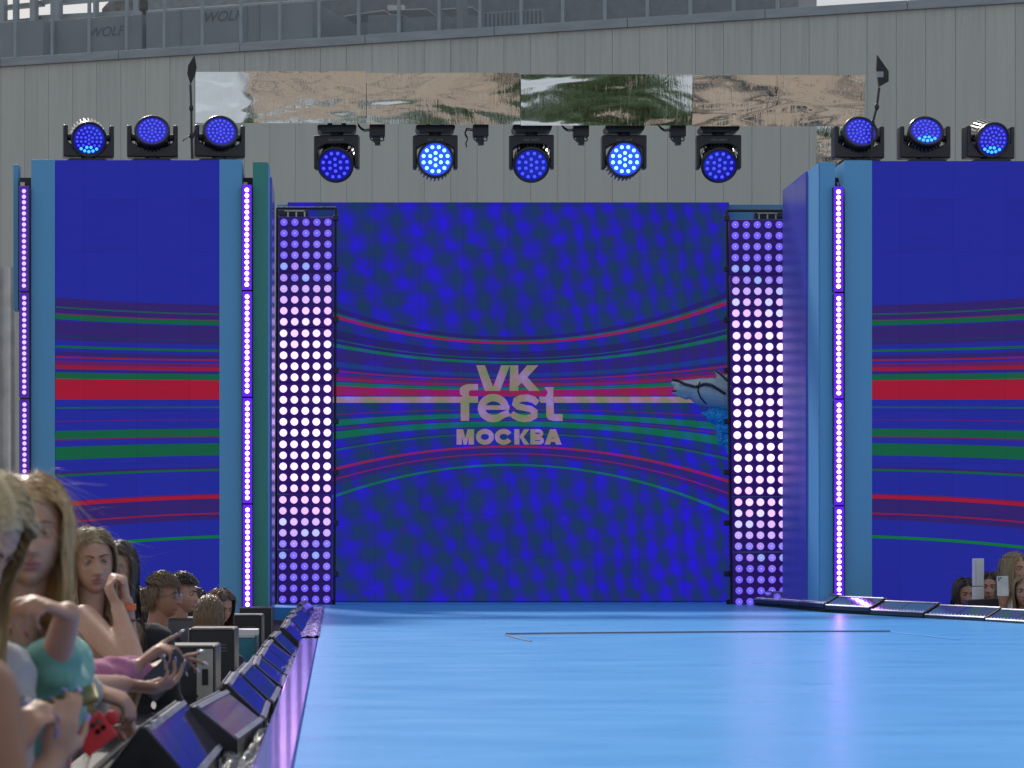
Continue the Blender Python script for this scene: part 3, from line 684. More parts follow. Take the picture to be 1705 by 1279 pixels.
def moving_head(label, loc, hang, pan, tilt, mode, rings, group):
    """tilt: degrees the lens points above the horizon (before hanging flips it); mode: off / lit / low"""
    t = thing('moving_head_light', label, 'moving head', loc, (0, R(180) if hang else 0, 0), group)
    b = MB(); b.prism([(-.20, .0), (.20, .0), (.215, .02), (.205, .055), (.16, .078), (-.16, .078), (-.205, .055), (-.215, .02)], -.15, .15)
    bo = b.build('base', BLACKP, t, smooth='auto')
    MB().tube((0, 0, .075), (0, 0, .10), .07, n=20).build('pan_bearing', BLACK, t)
    y = MB(); k_ = 1.16 if hang else 1.0; pv = .375 if hang else .30; at = .465 if hang else .41
    y.prism([(-.245, .10), (.245, .10), (.245, at), (.20, at), (.20, .245), (.15, .215), (.115, .20), (-.115, .20), (-.15, .215), (-.20, .245), (-.20, at), (-.245, at)], -.075, .075)
    yo = y.build('yoke', SHELL, t, smooth=False); yo.rotation_euler = (0, 0, R(pan))
    bev = yo.modifiers.new('bevel', 'BEVEL'); bev.width = .012; bev.segments = 2; bev.limit_method = 'ANGLE'
    if hang:
        text_mesh('CKC LIGHT', .034, LBL, 'yoke_lettering', yo, (0, -.0775, .155), (R(90), R(180), 0))
    for s in (-1, 1): MB().tube((s * .20, 0, pv), (s * .150, 0, pv), .035, n=16).build('pivot', BLACKP, yo)
    h = MB(); h.lathe([(.06, -.17), (.115, -.165), (.148, -.12), (.155, .0), (.155, .05), (.170, .075), (.174, .10), (.174, .125), (.165, .135), (.150, .130), (.148, .118)], 32)
    ho = h.build('head', SHELL, t, smooth='auto')
    fn = MB()
    for k in range(28):
        a = 2 * math.pi * k / 28; Mx = Matrix.Rotation(a, 4, 'Z')
        fn.box(.148, .170, -.006, .006, -.135, .045, M=Mx)
    fn.build('cooling_fins', SHELLG if mode == 'low' else SHELL, ho)
    g = MB().lathe([(.148, .110), (.148, .121), (.10, .124)], 32).build('lens_face', MHL if mode == 'lit' else MHG, ho)
    pts = [(0, 0)]
    for r_ in range(1, rings + 1):
        nn = 6 * r_; rad = .116 * r_ / rings
        pts += [(rad * math.cos(2 * math.pi * (k + .5) / nn), rad * math.sin(2 * math.pi * (k + .5) / nn)) for k in range(nn)]
    lr = .017 if rings == 2 else .012
    up_local = pts
    for p in pts:
        hot_ = mode == 'low' and p[1] * (1 if not hang else -1) < -.072
        l_ = bpy.data.objects.new('led', LEDME[(rings, 'lit' if mode == 'lit' else 'hot' if hot_ else 'off')]); COL.objects.link(l_); l_.parent = ho; l_.location = (p[0], p[1], 0)
    # head axis (+z of the lathe) points towards -y, tilted
    d = Vector((0, -math.cos(R(tilt)), math.sin(R(tilt)))); zx = d; xx = Vector((1, 0, 0)); yx = zx.cross(xx)
    Mh = Matrix((xx, yx, zx)).transposed().to_4x4(); Mh = Matrix.Rotation(R(pan), 4, 'Z') @ Mh
    ho.matrix_local = Matrix.Translation((0, 0, pv)) @ Mh @ Matrix.Scale(k_, 4)
    if hang: 
        MB().box(-.10, -.05, -.02, .02, -.10, 0).box(.05, .10, -.02, .02, -.10, 0).build('hanging_clamp', BLACK, t)
    return t
zb = Z_(264.5, 25.6)
def top_head(px, lab, pan, tilt, mode, rings=3):
    moving_head(lab, (X_(px, 25.6), 25.6, Z_(266 if px < 800 else 267.5, 25.0) + .004), False, pan, tilt, mode, rings, 'moving heads standing on the LED walls')
top_head(147, 'blue moving head with pale ribbed top on the left wall, nearest the edge', 9, -18, 'low')
top_head(254, 'middle moving head on the left LED wall, lens tipped up', 2, 24, 'off')
top_head(365, 'moving head on the left LED wall beside the thin antenna stand', 9, 20, 'off')
top_head(1428, 'moving head on the right wall in front of the antenna stand', 3, 22, 'off')
top_head(1538, 'moving head on the right LED wall, lens tipped up in its yoke', 0, 27, 'low')
top_head(1645, 'moving head with pale ribbed shell at the right end of the right wall', 10, -16, 'low')
ZC = Z_(207, 28.8)
for px, lab, pan, tilt, mode in ((561, 'dark moving head hanging under the left half of the first mirror join', 8, 26, 'off'), (725, 'brightly lit blue moving head hanging under the second mirror panel', 0, 0, 'lit'),
                                 (886, 'dark moving head hanging at the centre of the mirrored canopy', 5, 26, 'off'), (1040, 'brightly lit blue moving head hanging under the third mirror panel', 0, 0, 'lit'),
                                 (1198, 'dark moving head hanging under the fourth mirror panel', 2, 28, 'off')):
    t = moving_head(lab, (X_(px, 28.8), 28.9, ZC - .012), True, pan, tilt, mode, 2, 'moving heads hanging under the canopy')
bpy.data.objects['moving_head_light.006']['label'] = 'dark moving head hanging under the join of the two left mirror panels'

# small clamp-on fixtures between them
for i, (px, lab) in enumerate(((628, 'small black projector clamped right of the leftmost hanging moving head'), (800, 'small black projector with dangling cable under the second mirror panel'), (967, 'small black projector clamped just right of the centre hanging head'), (1128, 'small black projector between the right lit head and the last dark head'))):
    t = thing('clamp_projector', lab, 'projector', (X_(px, 28.8), 28.8, ZC - .01), group='small projectors under the canopy')
    MB().box(-.085, .085, -.07, .07, -.13, 0, bev=.008).build('projector_body', BLACKP, t)
    MB().prism([(-.05, -.13), (.035, -.13), (.035, -.215), (-.025, -.215), (-.025, -.19), (-.05, -.17)], -.05, .05).build('lens_snout', BLACK, t)
    MB().path([(.06, 0, -.13), (.075, 0, -.16), (.055, 0, -.175), (.035, 0, -.165)], .006).path([(-.06, 0, -.13), (-.075, 0, -.15), (-.05, 0, -.17)], .006).build('hook', BLACK, t)
    cb = [(-.085, .0, -.06), (-.14, 0, -.065), (-.18, 0, -.04), (-.21, 0, .0)]
    if i == 1: cb = [(-.085, 0, -.06), (-.15, 0, -.05), (-.17, 0, -.10), (-.14, 0, -.15), (-.16, 0, -.20), (-.15, 0, -.24)]
    MB().path(cb, .007).path([(p[0], .02, p[2] + .02) for p in cb[:4]], .006).build('cable', BLACK, t)

# ================================================================== MIRRORED CANOPY
q = N('crumpled_mirror_film'); o_ = q.obj()
b1 = q.noise(q.mapping(o_, (.8, 1, 2.2)), 1.5, 2, .4, .4); b2 = q.noise(q.mapping(o_, (9, 1, 2.0)), 2.2, 3, .6, 1.0)
bh = q.ma('ADD', b1, q.ma('MULTIPLY', b2, .06))
MIRROR = q.pbr((.88, .90, .91, 1), .012, 1.0, bump=bh, bs=1.0, bd=.013)
def mirror_panel(parent, x0, x1, z0, z1, y, tilt, cur, name='mirror_panel', ox=0):
    m = MB(); nx, nz_ = 40, 14; vs = []; fs = []
    for j in range(nz_ + 1):
        for i in range(nx + 1):
            u = i / nx; v = j / nz_; x = x0 + (x1 - x0) * u; z = z0 + (z1 - z0) * v
            yy = y - (z - (z0 + z1) / 2) * math.tan(R(tilt)) + cur(u, v)
            vs.append((x, yy, z))
    for j in range(nz_):
        for i in range(nx): a = j * (nx + 1) + i; fs.append((a, a + 1, a + nx + 2, a + nx + 1))
    return m.add(vs, fs).build(name, MIRROR, parent, smooth=True)
D = 28.6
can = thing('mirrored_canopy', 'long canopy beam faced with four crumpled mirror panels', 'canopy', (X_(885, D), D, ZC)); LX = X_(885, D)
xs = [X_(p, D) for p in (325, 610, 867, 1153, 1440)]; tops = [Z_(p, D) for p in (120, 122.5, 124.5, 126.5)]; bots = [Z_(p, D) for p in (204.5, 206.5, 208.5, 209.5)]
tl = [4.8, 5.4, 4.9, 8.0]
ss = lambda x: max(0, min(1, x)) ** 2 * (3 - 2 * max(0, min(1, x)))
curs = [lambda u, v: -.026 * (v - .1) ** 2 * ss((u - .22) / .15) + .035 * (v - .5) * (1 - ss((u - .22) / .15)), lambda u, v: -.018 * (v - .1) ** 2 + .012 * math.sin(7 * u) * (v - .5), lambda u, v: .012 * math.sin(6 * u + 1) * (v - .5), lambda u, v: .012 * math.sin(8 * u) * (v - .5) - .01 * v * v]
for k in range(4):
    mirror_panel(can, xs[k] - LX + .003, xs[k + 1] - LX - .003, bots[k] - ZC, tops[k] - ZC, 0, tl[k], curs[k])
MB().box(xs[0] - LX + .01, xs[4] - LX - .01, .08, .12, bots[3] - ZC + .10, tops[3] - ZC - .06).box(xs[0] - LX + .01, xs[4] - LX - .01, .12, .50, bots[3] - ZC + .16, tops[3] - ZC - .07).build('canopy_box', BLACK, can)
mirror_panel(can, X_(1360, D) - LX, xs[4] - LX - .003, Z_(330, D) - ZC, bots[3] - ZC - .004, .04, 3.0, lambda u, v: .01 * math.sin(5 * v), 'mirror_leg')
MB().box(X_(1378, D) - LX, xs[4] - LX - .01, .10, .5, GZ - ZC, bots[3] - ZC + .01).build('leg_post', BLACK, can)
MB().box(xs[0] - LX + .02, X_(392, D) - LX, .14, .5, GZ - ZC, bots[0] - ZC - .002).build('leg_post', FAC, can)

# antennas ---------------------------------------------------------------
def antenna(D, pts, stand, lab, th):
    x0, z0 = X_(stand[-1][0], D), Z_(stand[-1][1], D)
    t = thing('paddle_antenna', lab, 'antenna', (x0, D, z0), group='paddle antennas')
    MB().prism([(X_(a, D) - x0, Z_(b, D) - z0) for a, b in pts], -th, th).build('paddle', BLACK, t)
    MB().path([(X_(a, D) - x0, 0, Z_(b, D) - z0) for a, b in stand], .012).build('stand_pole', BLACKP, t)
    for a, b in stand[1:-1]: MB().ell((X_(a, D) - x0, 0, Z_(b, D) - z0), (.022, .022, .035)).build('clamp_knob', BLACKP, t)
    return t
t = antenna(25.4, [(1460, 92), (1479, 119), (1479, 136), (1463, 145), (1459, 114)], [(1464, 146), (1460, 178), (1453, 205), (1451, 265)], 'black shark-fin antenna on a leaning pole at the right wall', .02)
MB().box(.045, .11, -.026, -.021, Z_(126, 25.4) - Z_(265, 25.4) - .02, Z_(120, 25.4) - Z_(265, 25.4)).build('antenna_badge', LBL, t)
t = antenna(25.4, [(324, 93), (327.5, 112), (325, 124), (317, 141), (312, 124), (313.5, 110)], [(317, 141), (318.5, 180), (319, 226), (320, 265)], 'black antenna seen edge-on above a thin stand on the left wall', .03)
MB().path([(0, 0, .24), (-.07, -.02, .19), (-.09, -.02, .17)], .006).tube((.0, -.02, .20), (.05, -.02, .30), .012).build('stand_lever', BLACKP, t)

# ================================================================== FLOOR LIGHT BARS ALONG THE RUNWAY
q = N('dark_front_glass'); nz = q.noise(q.obj(), 5, 4, .6)
FGLASS = q.pbr((.30, .32, .50, 1), .09, .75, bump=nz, bs=.05, bd=.02, spec=.8, coat=1)
FRAME = simple('silver_edge_profile', (.26, .27, .36), .42, metal=.5)
BACKW = simple('pale_housing_back', (.36, .36, .38), .4, var=.3, metal=.1)
SMALLW = glow('small_white_led_point', (.5, .42, .8), 1.0)
lab_left = ['nearest floor light bar on the left, tilted glass face above the black end cap', 'second floor light bar from the near end on the left side']
cnt_left = [0]
ords = ['third', 'fourth', 'fifth', 'sixth', 'seventh', 'eighth', 'ninth', 'tenth', 'eleventh', 'twelfth', 'thirteenth', 'fourteenth', 'fifteenth', 'sixteenth', 'seventeenth', 'eighteenth']
def floor_bar(p0, p1, run, rise, lip, back, zbase, label, group, side, panes, dots):
    """wedge shaped bar from p0 (near) to p1 (far) (apex line in plan); side +1: glass faces +x, -1: faces -x"""
    p0 = Vector(p0); p1 = Vector(p1); L_ = (p1 - p0).length; d = p1 - p0
    ang = math.atan2(d.y, d.x) - math.pi / 2
    t = thing('floor_light_bar', label, 'floor light', ((p0.x + p1.x) / 2, (p0.y + p1.y) / 2, zbase), (0, 0, ang), group)
    h = L_ / 2 - .006; s = side
    prof = [(-s * back, 0), (-s * .012, lip + rise), (0, lip + rise), (s * run, lip), (s * run, 0)]
    if s < 0: prof = prof[::-1]
    MB().prism(prof, -h, h).build('housing', BLACKP, t)
    if zbase > .004: MB().box(min(-s * back, s * run) + .02, max(-s * back, s * run) - .03, -h, h, -zbase, -.0005).build('riser', DARK, t)
    # pale back sheet, proud of the housing
    bx, bz = back - .012, lip + rise; nl = math.hypot(bx, bz); nx_, nz_ = -s * bz / nl * .004, bx / nl * .004
    MB().prism([(-s * back + nx_, nz_), (-s * .012 + nx_, bz + nz_), (-s * .012 + nx_ * 2, bz + nz_ * 2), (-s * back + nx_ * 2, nz_ * 2)], -h + .01, h - .01).build('back_sheet', BACKW, t)
    fl = math.hypot(run, rise); ux, uz = s * run / fl, -rise / fl; wx, wz = s * rise / fl, run / fl   # down the face, outward
    def fp(a, o): return (ux * a + wx * o, lip + rise + uz * a + wz * o)
    nP = panes
    for k in range(nP):
        ya = -h + 2 * h * k / nP + .012; yb = -h + 2 * h * (k + 1) / nP - .006
        MB().prism([fp(.018, .001), fp(fl - .022, .001), fp(fl - .022, .004), fp(.018, .004)], ya, yb).build('glass_face', FGLASS, t)
    MB().prism([fp(0, .001), fp(.016, .001), fp(.016, .009), fp(0, .009)], -h, h).build('edge_profile', FRAME, t)
    MB().prism([fp(fl - .020, .001), fp(fl - .002, .001), fp(fl - .002, .009), fp(fl - .020, .009)], -h, h).build('edge_profile', FRAME, t)
    if dots:
        nd = dots; m = MB(); 
        me = None
        for k in range(nd):
            y = -h + .05 + (2 * h - .1) * k / (nd - 1); a = fl - .038; x, z = fp(a, .0055)
            if me is None:
                o = MB().box(-.0045, .0045, -.0045, .0045, -.0015, .0015).build('led', SMALLW, t); me = o.data
            else: o = bpy.data.objects.new('led', me); COL.objects.link(o); o.parent = t
            o.location = (x, y, z)
    return t
def xleft(y): return float(np.interp(y, [8.0, 9.1, 10.3, 12.4, 15.0, 16.3, 17.4, 23, 26.5], [-.432, -.378, -.356, -.343, -.328, -.300, -.300, -.285, -.275]))
yy = 8.06; k = 0
floor_bar((-.490, 6.86), (-.468, 8.14), .125, .145, .055, .16, -.12, lab_left[0], 'floor light bars along the left runway edge', 1, 1, 0)
while yy < 25.6:
    ln = .98 if yy < 9.5 else 1.06
    if 14.9 < yy < 15.9: yy = 16.15
    if k < 1: lab = lab_left[1]
    else: lab = f'{ords[k - 1]} floor light bar from the near end on the left side'
    j1, j2, j3 = random.uniform(-.016, .016), random.uniform(-.016, .016), random.uniform(-.016, .012)
    floor_bar((xleft(yy) + j1, yy + .02), (xleft(yy + ln) + j2, yy + ln - .02), .13, .118 + j3 if yy < 15 else .135 + j3, .082 if yy < 15 else .085, .15, -.12, lab, 'floor light bars along the left runway edge', 1, 1, 0)
    yy += ln + .03; k += 1
path_r = [(1740, 20.2, -.02, 1044.5), (1705, 20.7, 0, 1041), (1560, 22.2, 0, 1029), (1400, 24.2, 0, 1013), (1365, 24.85, 0, 1010), (1310, 26.6, 0, 1006), (1258, 28.0, 0, 1003)]
pts_r = [Vector((X_(a, b), b, Z_(d_, b))) for a, b, c_, d_ in path_r]
segs = []; rem = 0; P_ = pts_r[0]; ptsq = [P_]
cum = [0]
for a, b in zip(pts_r[:-1], pts_r[1:]): cum.append(cum[-1] + (b - a).length)
def along(s_):
    for i in range(len(pts_r) - 1):
        if s_ <= cum[i + 1] or i == len(pts_r) - 2: return pts_r[i].lerp(pts_r[i + 1], (s_ - cum[i]) / (cum[i + 1] - cum[i]))
nR = int(cum[-1] // 1.02)
labr = ['floor light bar cut by the right frame edge', 'second floor light bar from the right frame edge, in front of the phone holder', 'third floor light bar from the right frame edge, below the white post', 'fourth floor light bar from the right frame edge', 'fifth floor light bar from the right frame edge', 'floor light bar just right of the purple streak base', 'floor light bar in front of the right light strip', 'floor light bar at the foot of the violet side wall', 'farthest floor light bar on the right, against the lamp tower', 'last far bar']
for k in range(nR):
    a = along(k * cum[-1] / nR + .01); b = along((k + 1) * cum[-1] / nR - .01)
    zb_ = min(a.z, b.z); 
    floor_bar((a.x + .12, a.y), (b.x + .12, b.y), .15, .088, .028, .05, zb_, labr[k], 'floor light bars along the right runway edge', -1, 2, 16)

# glossy violet edge film and foil ------------------------------------------------
q = N('violet_edge_film'); o_ = q.obj(); nz = q.noise(q.mapping(o_, (6, .9, 1)), 2.2, 4, .6)
EDGE = q.pbr((.32, .27, .95, 1), .13, bump=nz, bs=.12, bd=.006, spec=1.0, coat=.6)
tag(MB().box(-.205, -.103, 4.0, 16.9, -.06, .0015, bev=.006).build('runway_edge_film', EDGE), 'glossy violet film strip along the near left runway edge', 'edge strip')
m = MB(); vs = []; fs = []; ny = 160; nx = 8
for j in range(ny + 1):
    for i in range(nx + 1):
        x = -.225 + .13 * i / nx; y = 17.05 + 9.8 * j / ny
        vs.append((x, y, .006 + .012 * random.random() * (1 if 0 < i < nx else .3) - (.03 if i == 0 else 0)))
for j in range(ny):
    for i in range(nx): a = j * (nx + 1) + i; fs.append((a, a + 1, a + nx + 2, a + nx + 1))
tag(m.add(vs, fs).build('runway_edge_foil', simple('wrinkled_violet_foil', (.42, .36, .72), .22, metal=.6, spec=.8)), 'wrinkled silvery violet foil along the far left runway edge', 'edge foil')
q = N('crumpled_clear_film'); nz = q.noise(q.obj(), 9, 5, .7)
FILM = q.pbr(q.ramp(nz, [(.35, (.07, .085, .085, 1)), (.7, (.28, .32, .31, 1))]), .16, bump=nz, bs=.8, bd=.03, spec=.9, alpha=q.ramp(nz, [(.35, (.25,) * 3 + (1,)), (.62, (.85,) * 3 + (1,))]))
def film(x0, x1, y0, y1, lab, seed, hgt=.06):
    r_ = random.Random(seed); m = MB(); ny = int((y1 - y0) * 26); nx = 10; vs = []; fs = []
    ph = [r_.random() * 6 for _ in range(6)]
    for j in range(ny + 1):
        y = y0 + (y1 - y0) * j / ny
        for i in range(nx + 1):
            x = x0 + (x1 - x0) * i / nx
            z = -.118 + hgt * abs(math.sin(x * 31 + ph[0] + 2 * math.sin(y * 3 + ph[1])) * math.sin(y * 7.5 + ph[2] + 3 * math.sin(x * 17))) + .012 * r_.random()
            z += (.05 * (i / nx) ** 2)
            vs.append((x + .008 * math.sin(y * 13 + ph[3]), y, z))
    for j in range(ny):
        for i in range(nx): a = j * (nx + 1) + i; fs.append((a, a + 1, a + nx + 2, a + nx + 1))
    return tag(m.add(vs, fs).build('plastic_film', FILM, smooth=False), lab, 'plastic film', 'crumpled plastic film beside the runway')
film(-.345, -.207, 4.8, 8.6, 'crumpled clear plastic film at the bottom edge beside the nearest light bar', 1, .05)
film(-.25, -.207, 8.8, 12.6, 'crumpled clear plastic film beside the middle of the left light bars', 2, .05)
film(-.235, -.207, 12.8, 17.2, 'pale crumpled plastic film beside the far left light bars', 3, .09)

# ================================================================== EQUIPMENT BESIDE THE LEFT ROW
def case(px0, px1, py0, py1, D, dep_, lab, mat=CASEBLACK, rot=0, trimside=None, name='equipment_case', cat='case', top=None, group='black equipment cases beside the left runway edge', detail=True):
    xa, xb = X_(px0, D), X_(px1, D); z1 = Z_(py0, D); cx = (xa + xb) / 2; hw = (xb - xa) / 2
    t = thing(name, lab, cat, (cx, D, GZ), (0, 0, R(rot)), group); zl = z1 - GZ; z0 = max(.02, zl - .9)
    MB().box(-hw, hw, 0, dep_, z0, zl, bev=.012).build('cabinet', mat, t)
    MB().box(-hw + .01, hw - .01, .02, dep_ - .02, 0, z0 - .003).build('plinth', DARK, t)
    for a, b in ((-hw, -hw + .007), (hw - .007, hw)):
        MB().box(a, b, -.006, .006, z0, zl + .003).build('corner_trim', TRIM, t)
    MB().box(-hw + .014, hw - .014, -.006, .010, zl - .005, zl + .004).build('top_trim', top or TRIM, t)
    if trimside: 
        MB().box(hw - .085, hw - .014, -.004, .002, z0, zl - .012).build('grey_side_strip', simple('grey_metal_strip', (.38, .38, .36), .5), t)
        MB().box(hw - .062, hw - .035, -.007, -.001, zl - .17, zl - .10).build('latch', BLACK, t)
    if detail:
        for k in range(3): MB().box(hw * .15, hw * .62, -.0035, .001, zl - .085 - k * .016, zl - .079 - k * .016).build('printed_line', simple('faint_grey_print', (.12, .12, .13), .6), t)
        for k in range(4): MB().tube((-hw * .5 + k * hw * .25, -.004, zl - .22), (-hw * .5 + k * hw * .25, .001, zl - .22), .008).build('connector', BLACKP, t)
    return t
case(272, 360, 1076, 1150, 11.6, .5, 'black case with grey latched side strip near the pointing hand', trimside=True)
case(313, 392, 1047, 1140, 13.6, .5, 'tall black case with thin metal edge behind the latched case')
case(376, 437, 1024, 1060, 18.0, .5, 'dark case with violet lit top edge left of the light bars')
case(398, 453, 1012, 1050, 20.5, .5, 'farthest dark case under the bright light strip', detail=False)
t = case(190, 360, 1030, 1075, 16.2, .7, 'wide grey lidded case in front of the boy with glasses', mat=CASEGREY, name='lidded_case', group=None, detail=False)
MB().box(-.30, .18, -.012, -.002, .9 + .0, 1.17 - .0 + Z_(1037, 16.2) - Z_(1037, 16.2)).build('front_panel', simple('pale_grey_panel', (.17, .20, .22), .4), t) if False else None
t = case(390, 428, 1060, 1095, 15.6, .35, 'small teal block with white top edge behind the light bars', mat=simple('teal_painted_block', (.03, .22, .32), .5), name='teal_block', cat='block', top=WHITEP, group=None, detail=False)
MB().box(-.07, .07, .0, .3, Z_(1060, 15.6) - GZ + .006, Z_(1060, 15.6) - GZ + .04).build('white_cap', WHITEP, t)
# black parapet the front row leans on
t = thing('crowd_barrier', 'black barrier the front row of girls leans on', 'barrier', (-.74, 9.5, GZ))
MB().box(-.04, .02, -5.5, 6.2, .0, .96).build('barrier_panel', DARK, t)
MB().box(-.06, .03, -5.5, 6.2, .965, 1.0, bev=.01).build('top_rail', BLACKP, t)
for k in range(7): MB().box(-.36, -.06, -5.2 + k * 1.85, -5.16 + k * 1.85, 0, .5).build('support_foot', BLACK, t)
# right side --------------------------------------------------------------
D = 23.0; t = thing('white_post', 'square white post standing between the right-hand fans', 'post', (X_(1628.5, D), D, GZ)); hw = (X_(1637, D) - X_(1620.5, D)) / 2
MB().box(-hw, hw, -hw, hw, 0, Z_(977, D) - GZ, bev=.004).build('lower_section', WHITEP, t); MB().box(-hw + .001, hw - .001, -hw, hw, Z_(977, D) - GZ + .006, Z_(930, D) - GZ, bev=.004).build('upper_section', WHITEP, t)
MB().box(-hw + .012, -hw + .016, -hw - .001, hw, Z_(975, D) - GZ, Z_(934, D) - GZ).build('groove', simple('grey_groove', (.35, .38, .42), .5), t)
D = 22.4; t = thing('black_monitor_box', 'low black box in front of the white post on the right', 'box', (X_(1638, D), D, GZ), (0, 0, R(-6))); hw = (X_(1664, D) - X_(1612, D)) / 2
MB().prism([(-hw, .4), (hw, .4), (hw, Z_(997, D) - GZ), (-hw, Z_(1000, D) - GZ)], 0, .3).build('cabinet', CASEBLACK, t)
MB().box(-hw + .02, hw - .02, .02, .28, 0, .398).build('stand', BLACK, t)

# ================================================================== FOIL BALLOONS
D = 29.0
def remesh(m, vox, smooth=0):
    o = m.build('tmp', [], smooth=False)
    md = o.modifiers.new('r', 'REMESH'); md.mode = 'VOXEL'; md.voxel_size = vox; md.use_smooth_shade = True
    if smooth: s_ = o.modifiers.new('s', 'SMOOTH'); s_.iterations = smooth; s_.factor = .5
    dg = bpy.context.evaluated_depsgraph_get(); me = bpy.data.meshes.new_from_object(o.evaluated_get(dg))
    bpy.data.objects.remove(o); return me
def link_mesh(name, me, mats, parent=None, loc=None):
    me.name = name; me.materials.clear()
    for x in (mats if isinstance(mats, (list, tuple)) else [mats]): me.materials.append(x)
    me.polygons.foreach_set('use_smooth', [True] * len(me.polygons))
    o = bpy.data.objects.new(name, me); COL.objects.link(o)
    if parent is not None: o.parent = parent
    if loc is not None: o.location = loc
    return o
q = N('grey_foil'); nz = q.noise(q.obj(), 9, 4, .6); GFOIL = q.pbr((.42, .58, .66, 1), .32, .15, bump=nz, bs=.35, bd=.03)
q = N('bright_blue_foil'); nz = q.noise(q.mapping(q.obj(), (1, 1, 1)), 22, 3, .6); BFOIL = q.pbr((.02, .42, 1.0, 1), .2, .3, bump=nz, bs=.9, bd=.05)
c0 = P(1175, 655, D); t = thing('dolphin_balloon', 'grey dolphin shaped foil balloon with dark ribbons beside the right lamp tower', 'balloon', c0)
def q2(zx, zy, dy=0): p = P(1080 + zx / 5.33, 560 + zy / 5.33, D) - c0; return Vector((p.x, dy, p.z))
m = MB()
m.capsule(q2(290, 460), q2(480, 480), .085, .14, 20); m.capsule(q2(470, 490), q2(740, 540), .15, .16, 20); m.capsule(q2(222, 415), q2(330, 450), .030, .085, 16); m.capsule(q2(232, 500), q2(330, 500), .026, .08, 16)
m.ell(q2(560, 480), (.19, .13, .14)); m.capsule(q2(600, 310), q2(720, 470), .02, .09, 14); m.capsule(q2(700, 380), q2(760, 480), .05, .09)
link_mesh('balloon_body', remesh(m, .010, 6), GFOIL, t)
RIB = simple('dark_balloon_ribbon', (.03, .03, .05), .4)
MB().path([q2(a, b, -.14 - c_) for a, b, c_ in ((198, 392, .115 - .14), (250, 400, -.04), (310, 432, -.015), (400, 458, .01), (480, 430, .01), (540, 442, .02), (600, 480, .02), (660, 520, .02))], .016).build('ribbon', RIB, t)
MB().path([q2(470, 382, -.05), q2(432, 430, -.13), q2(420, 490, -.152), q2(440, 545, -.14), q2(490, 595, -.09), q2(530, 612, -.04)], .008).build('ribbon', RIB, t)
MB().path([q2(590, 305, -.03), q2(640, 345, -.06), q2(690, 400, -.09), q2(740, 440, -.09)], .012).build('ribbon', RIB, t)
MB().path([q2(205, 488, -.02), q2(255, 484, -.05)], .009).build('mouth_line', RIB, t)
c1 = P(1195, 705, D); t = thing('blue_balloon', 'crumpled bright blue foil balloon below the dolphin balloon', 'balloon', c1)
def q3(zx, zy, dy=0): p = P(1080 + zx / 5.33, 560 + zy / 5.33, D) - c1; return Vector((p.x, dy, p.z))
m = MB(); m.capsule(q3(480, 685), q3(600, 700), .022, .085, 18); m.capsule(q3(590, 700), q3(740, 740), .10, .13, 18); m.capsule(q3(640, 800), q3(730, 820), .07, .10); m.capsule(q3(640, 900), q3(740, 930), .045, .08); m.capsule(q3(640, 830), q3(650, 950), .06, .04); m.capsule(q3(690, 960), q3(740, 1040), .04, .05)
link_mesh('balloon_body', remesh(m, .010, 4), BFOIL, t)

# ================================================================== PEOPLE
def skin_mat(name, c):
    q = N(name); nz = q.noise(q.obj(), 40, 4, .6); n2 = q.noise(q.obj(), 9, 3, .5)
    lo = tuple(x * .86 for x in c) + (1,); hi = tuple(min(1, x * 1.1) for x in c) + (1,)
    col = q.mix(.5, q.ramp(nz, [(.3, lo), (.7, hi)]), q.ramp(n2, [(.35, (c[0] * 1.0, c[1] * .86, c[2] * .82, 1)), (.65, hi)]))
    return q.pbr(col, .48, bump=nz, bs=.08, bd=.001, spec=.35)
SKIN = {'fair': skin_mat('fair_skin', (.47, .28, .205)), 'rosy': skin_mat('rosy_skin', (.37, .205, .145)), 'tan': skin_mat('tanned_skin', (.30, .17, .12))}
LIP = simple('pink_lips', (.36, .15, .13), .35, var=.1, sc=60); LIPR = simple('berry_lips', (.36, .15, .145), .3, var=.1, sc=60)
BROWM = simple('brown_eyebrow', (.06, .035, .025), .8, var=.3, sc=90)
q = N('eye_surface'); sx = q.n('ShaderNodeSeparateXYZ'); q.l(q.obj(), sx.inputs[0])
r_ = q.ma('SQRT', q.ma('ADD', q.ma('MULTIPLY', sx.outputs[0], sx.outputs[0]), q.ma('MULTIPLY', sx.outputs[2], sx.outputs[2])))
EYE = q.pbr(q.ramp(q.ma('DIVIDE', r_, .012), [(0, (.01, .01, .01, 1)), (.22, (.10, .13, .13, 1)), (.48, (.03, .03, .03, 1)), (.54, (.62, .58, .55, 1))], 'CONSTANT'), .08, spec=.6)
LASH = simple('dark_lashes', (.02, .015, .012), .7)
def hair_mat(name, c, c2, rough=.38):
    q = N(name); oi = q.obj(); nz = q.noise(q.mapping(oi, (40, 40, 3)), 2.0, 4, .6); n2 = q.noise(oi, 7, 3, .6)
    col = q.mix(n2, q.ramp(nz, [(.3, c4(c)), (.7, c4(c2))]), c4(tuple((a + b) / 2 for a, b in zip(c, c2))))
    return q.pbr(col, rough, spec=.45, sheen=.2)
HAIR = {'blonde': hair_mat('light_blonde_hair', (.38, .27, .13), (.78, .62, .36)), 'ash': hair_mat('ash_blonde_hair', (.16, .11, .06), (.46, .34, .19)), 'honey': hair_mat('honey_blonde_hair', (.26, .15, .06), (.80, .56, .27)),
        'brown': hair_mat('light_brown_hair', (.10, .06, .035), (.22, .14, .08)), 'dark': hair_mat('dark_brown_hair', (.018, .013, .012), (.05, .032, .025)), 'auburn': hair_mat('auburn_hair', (.10, .035, .025), (.20, .08, .05))}
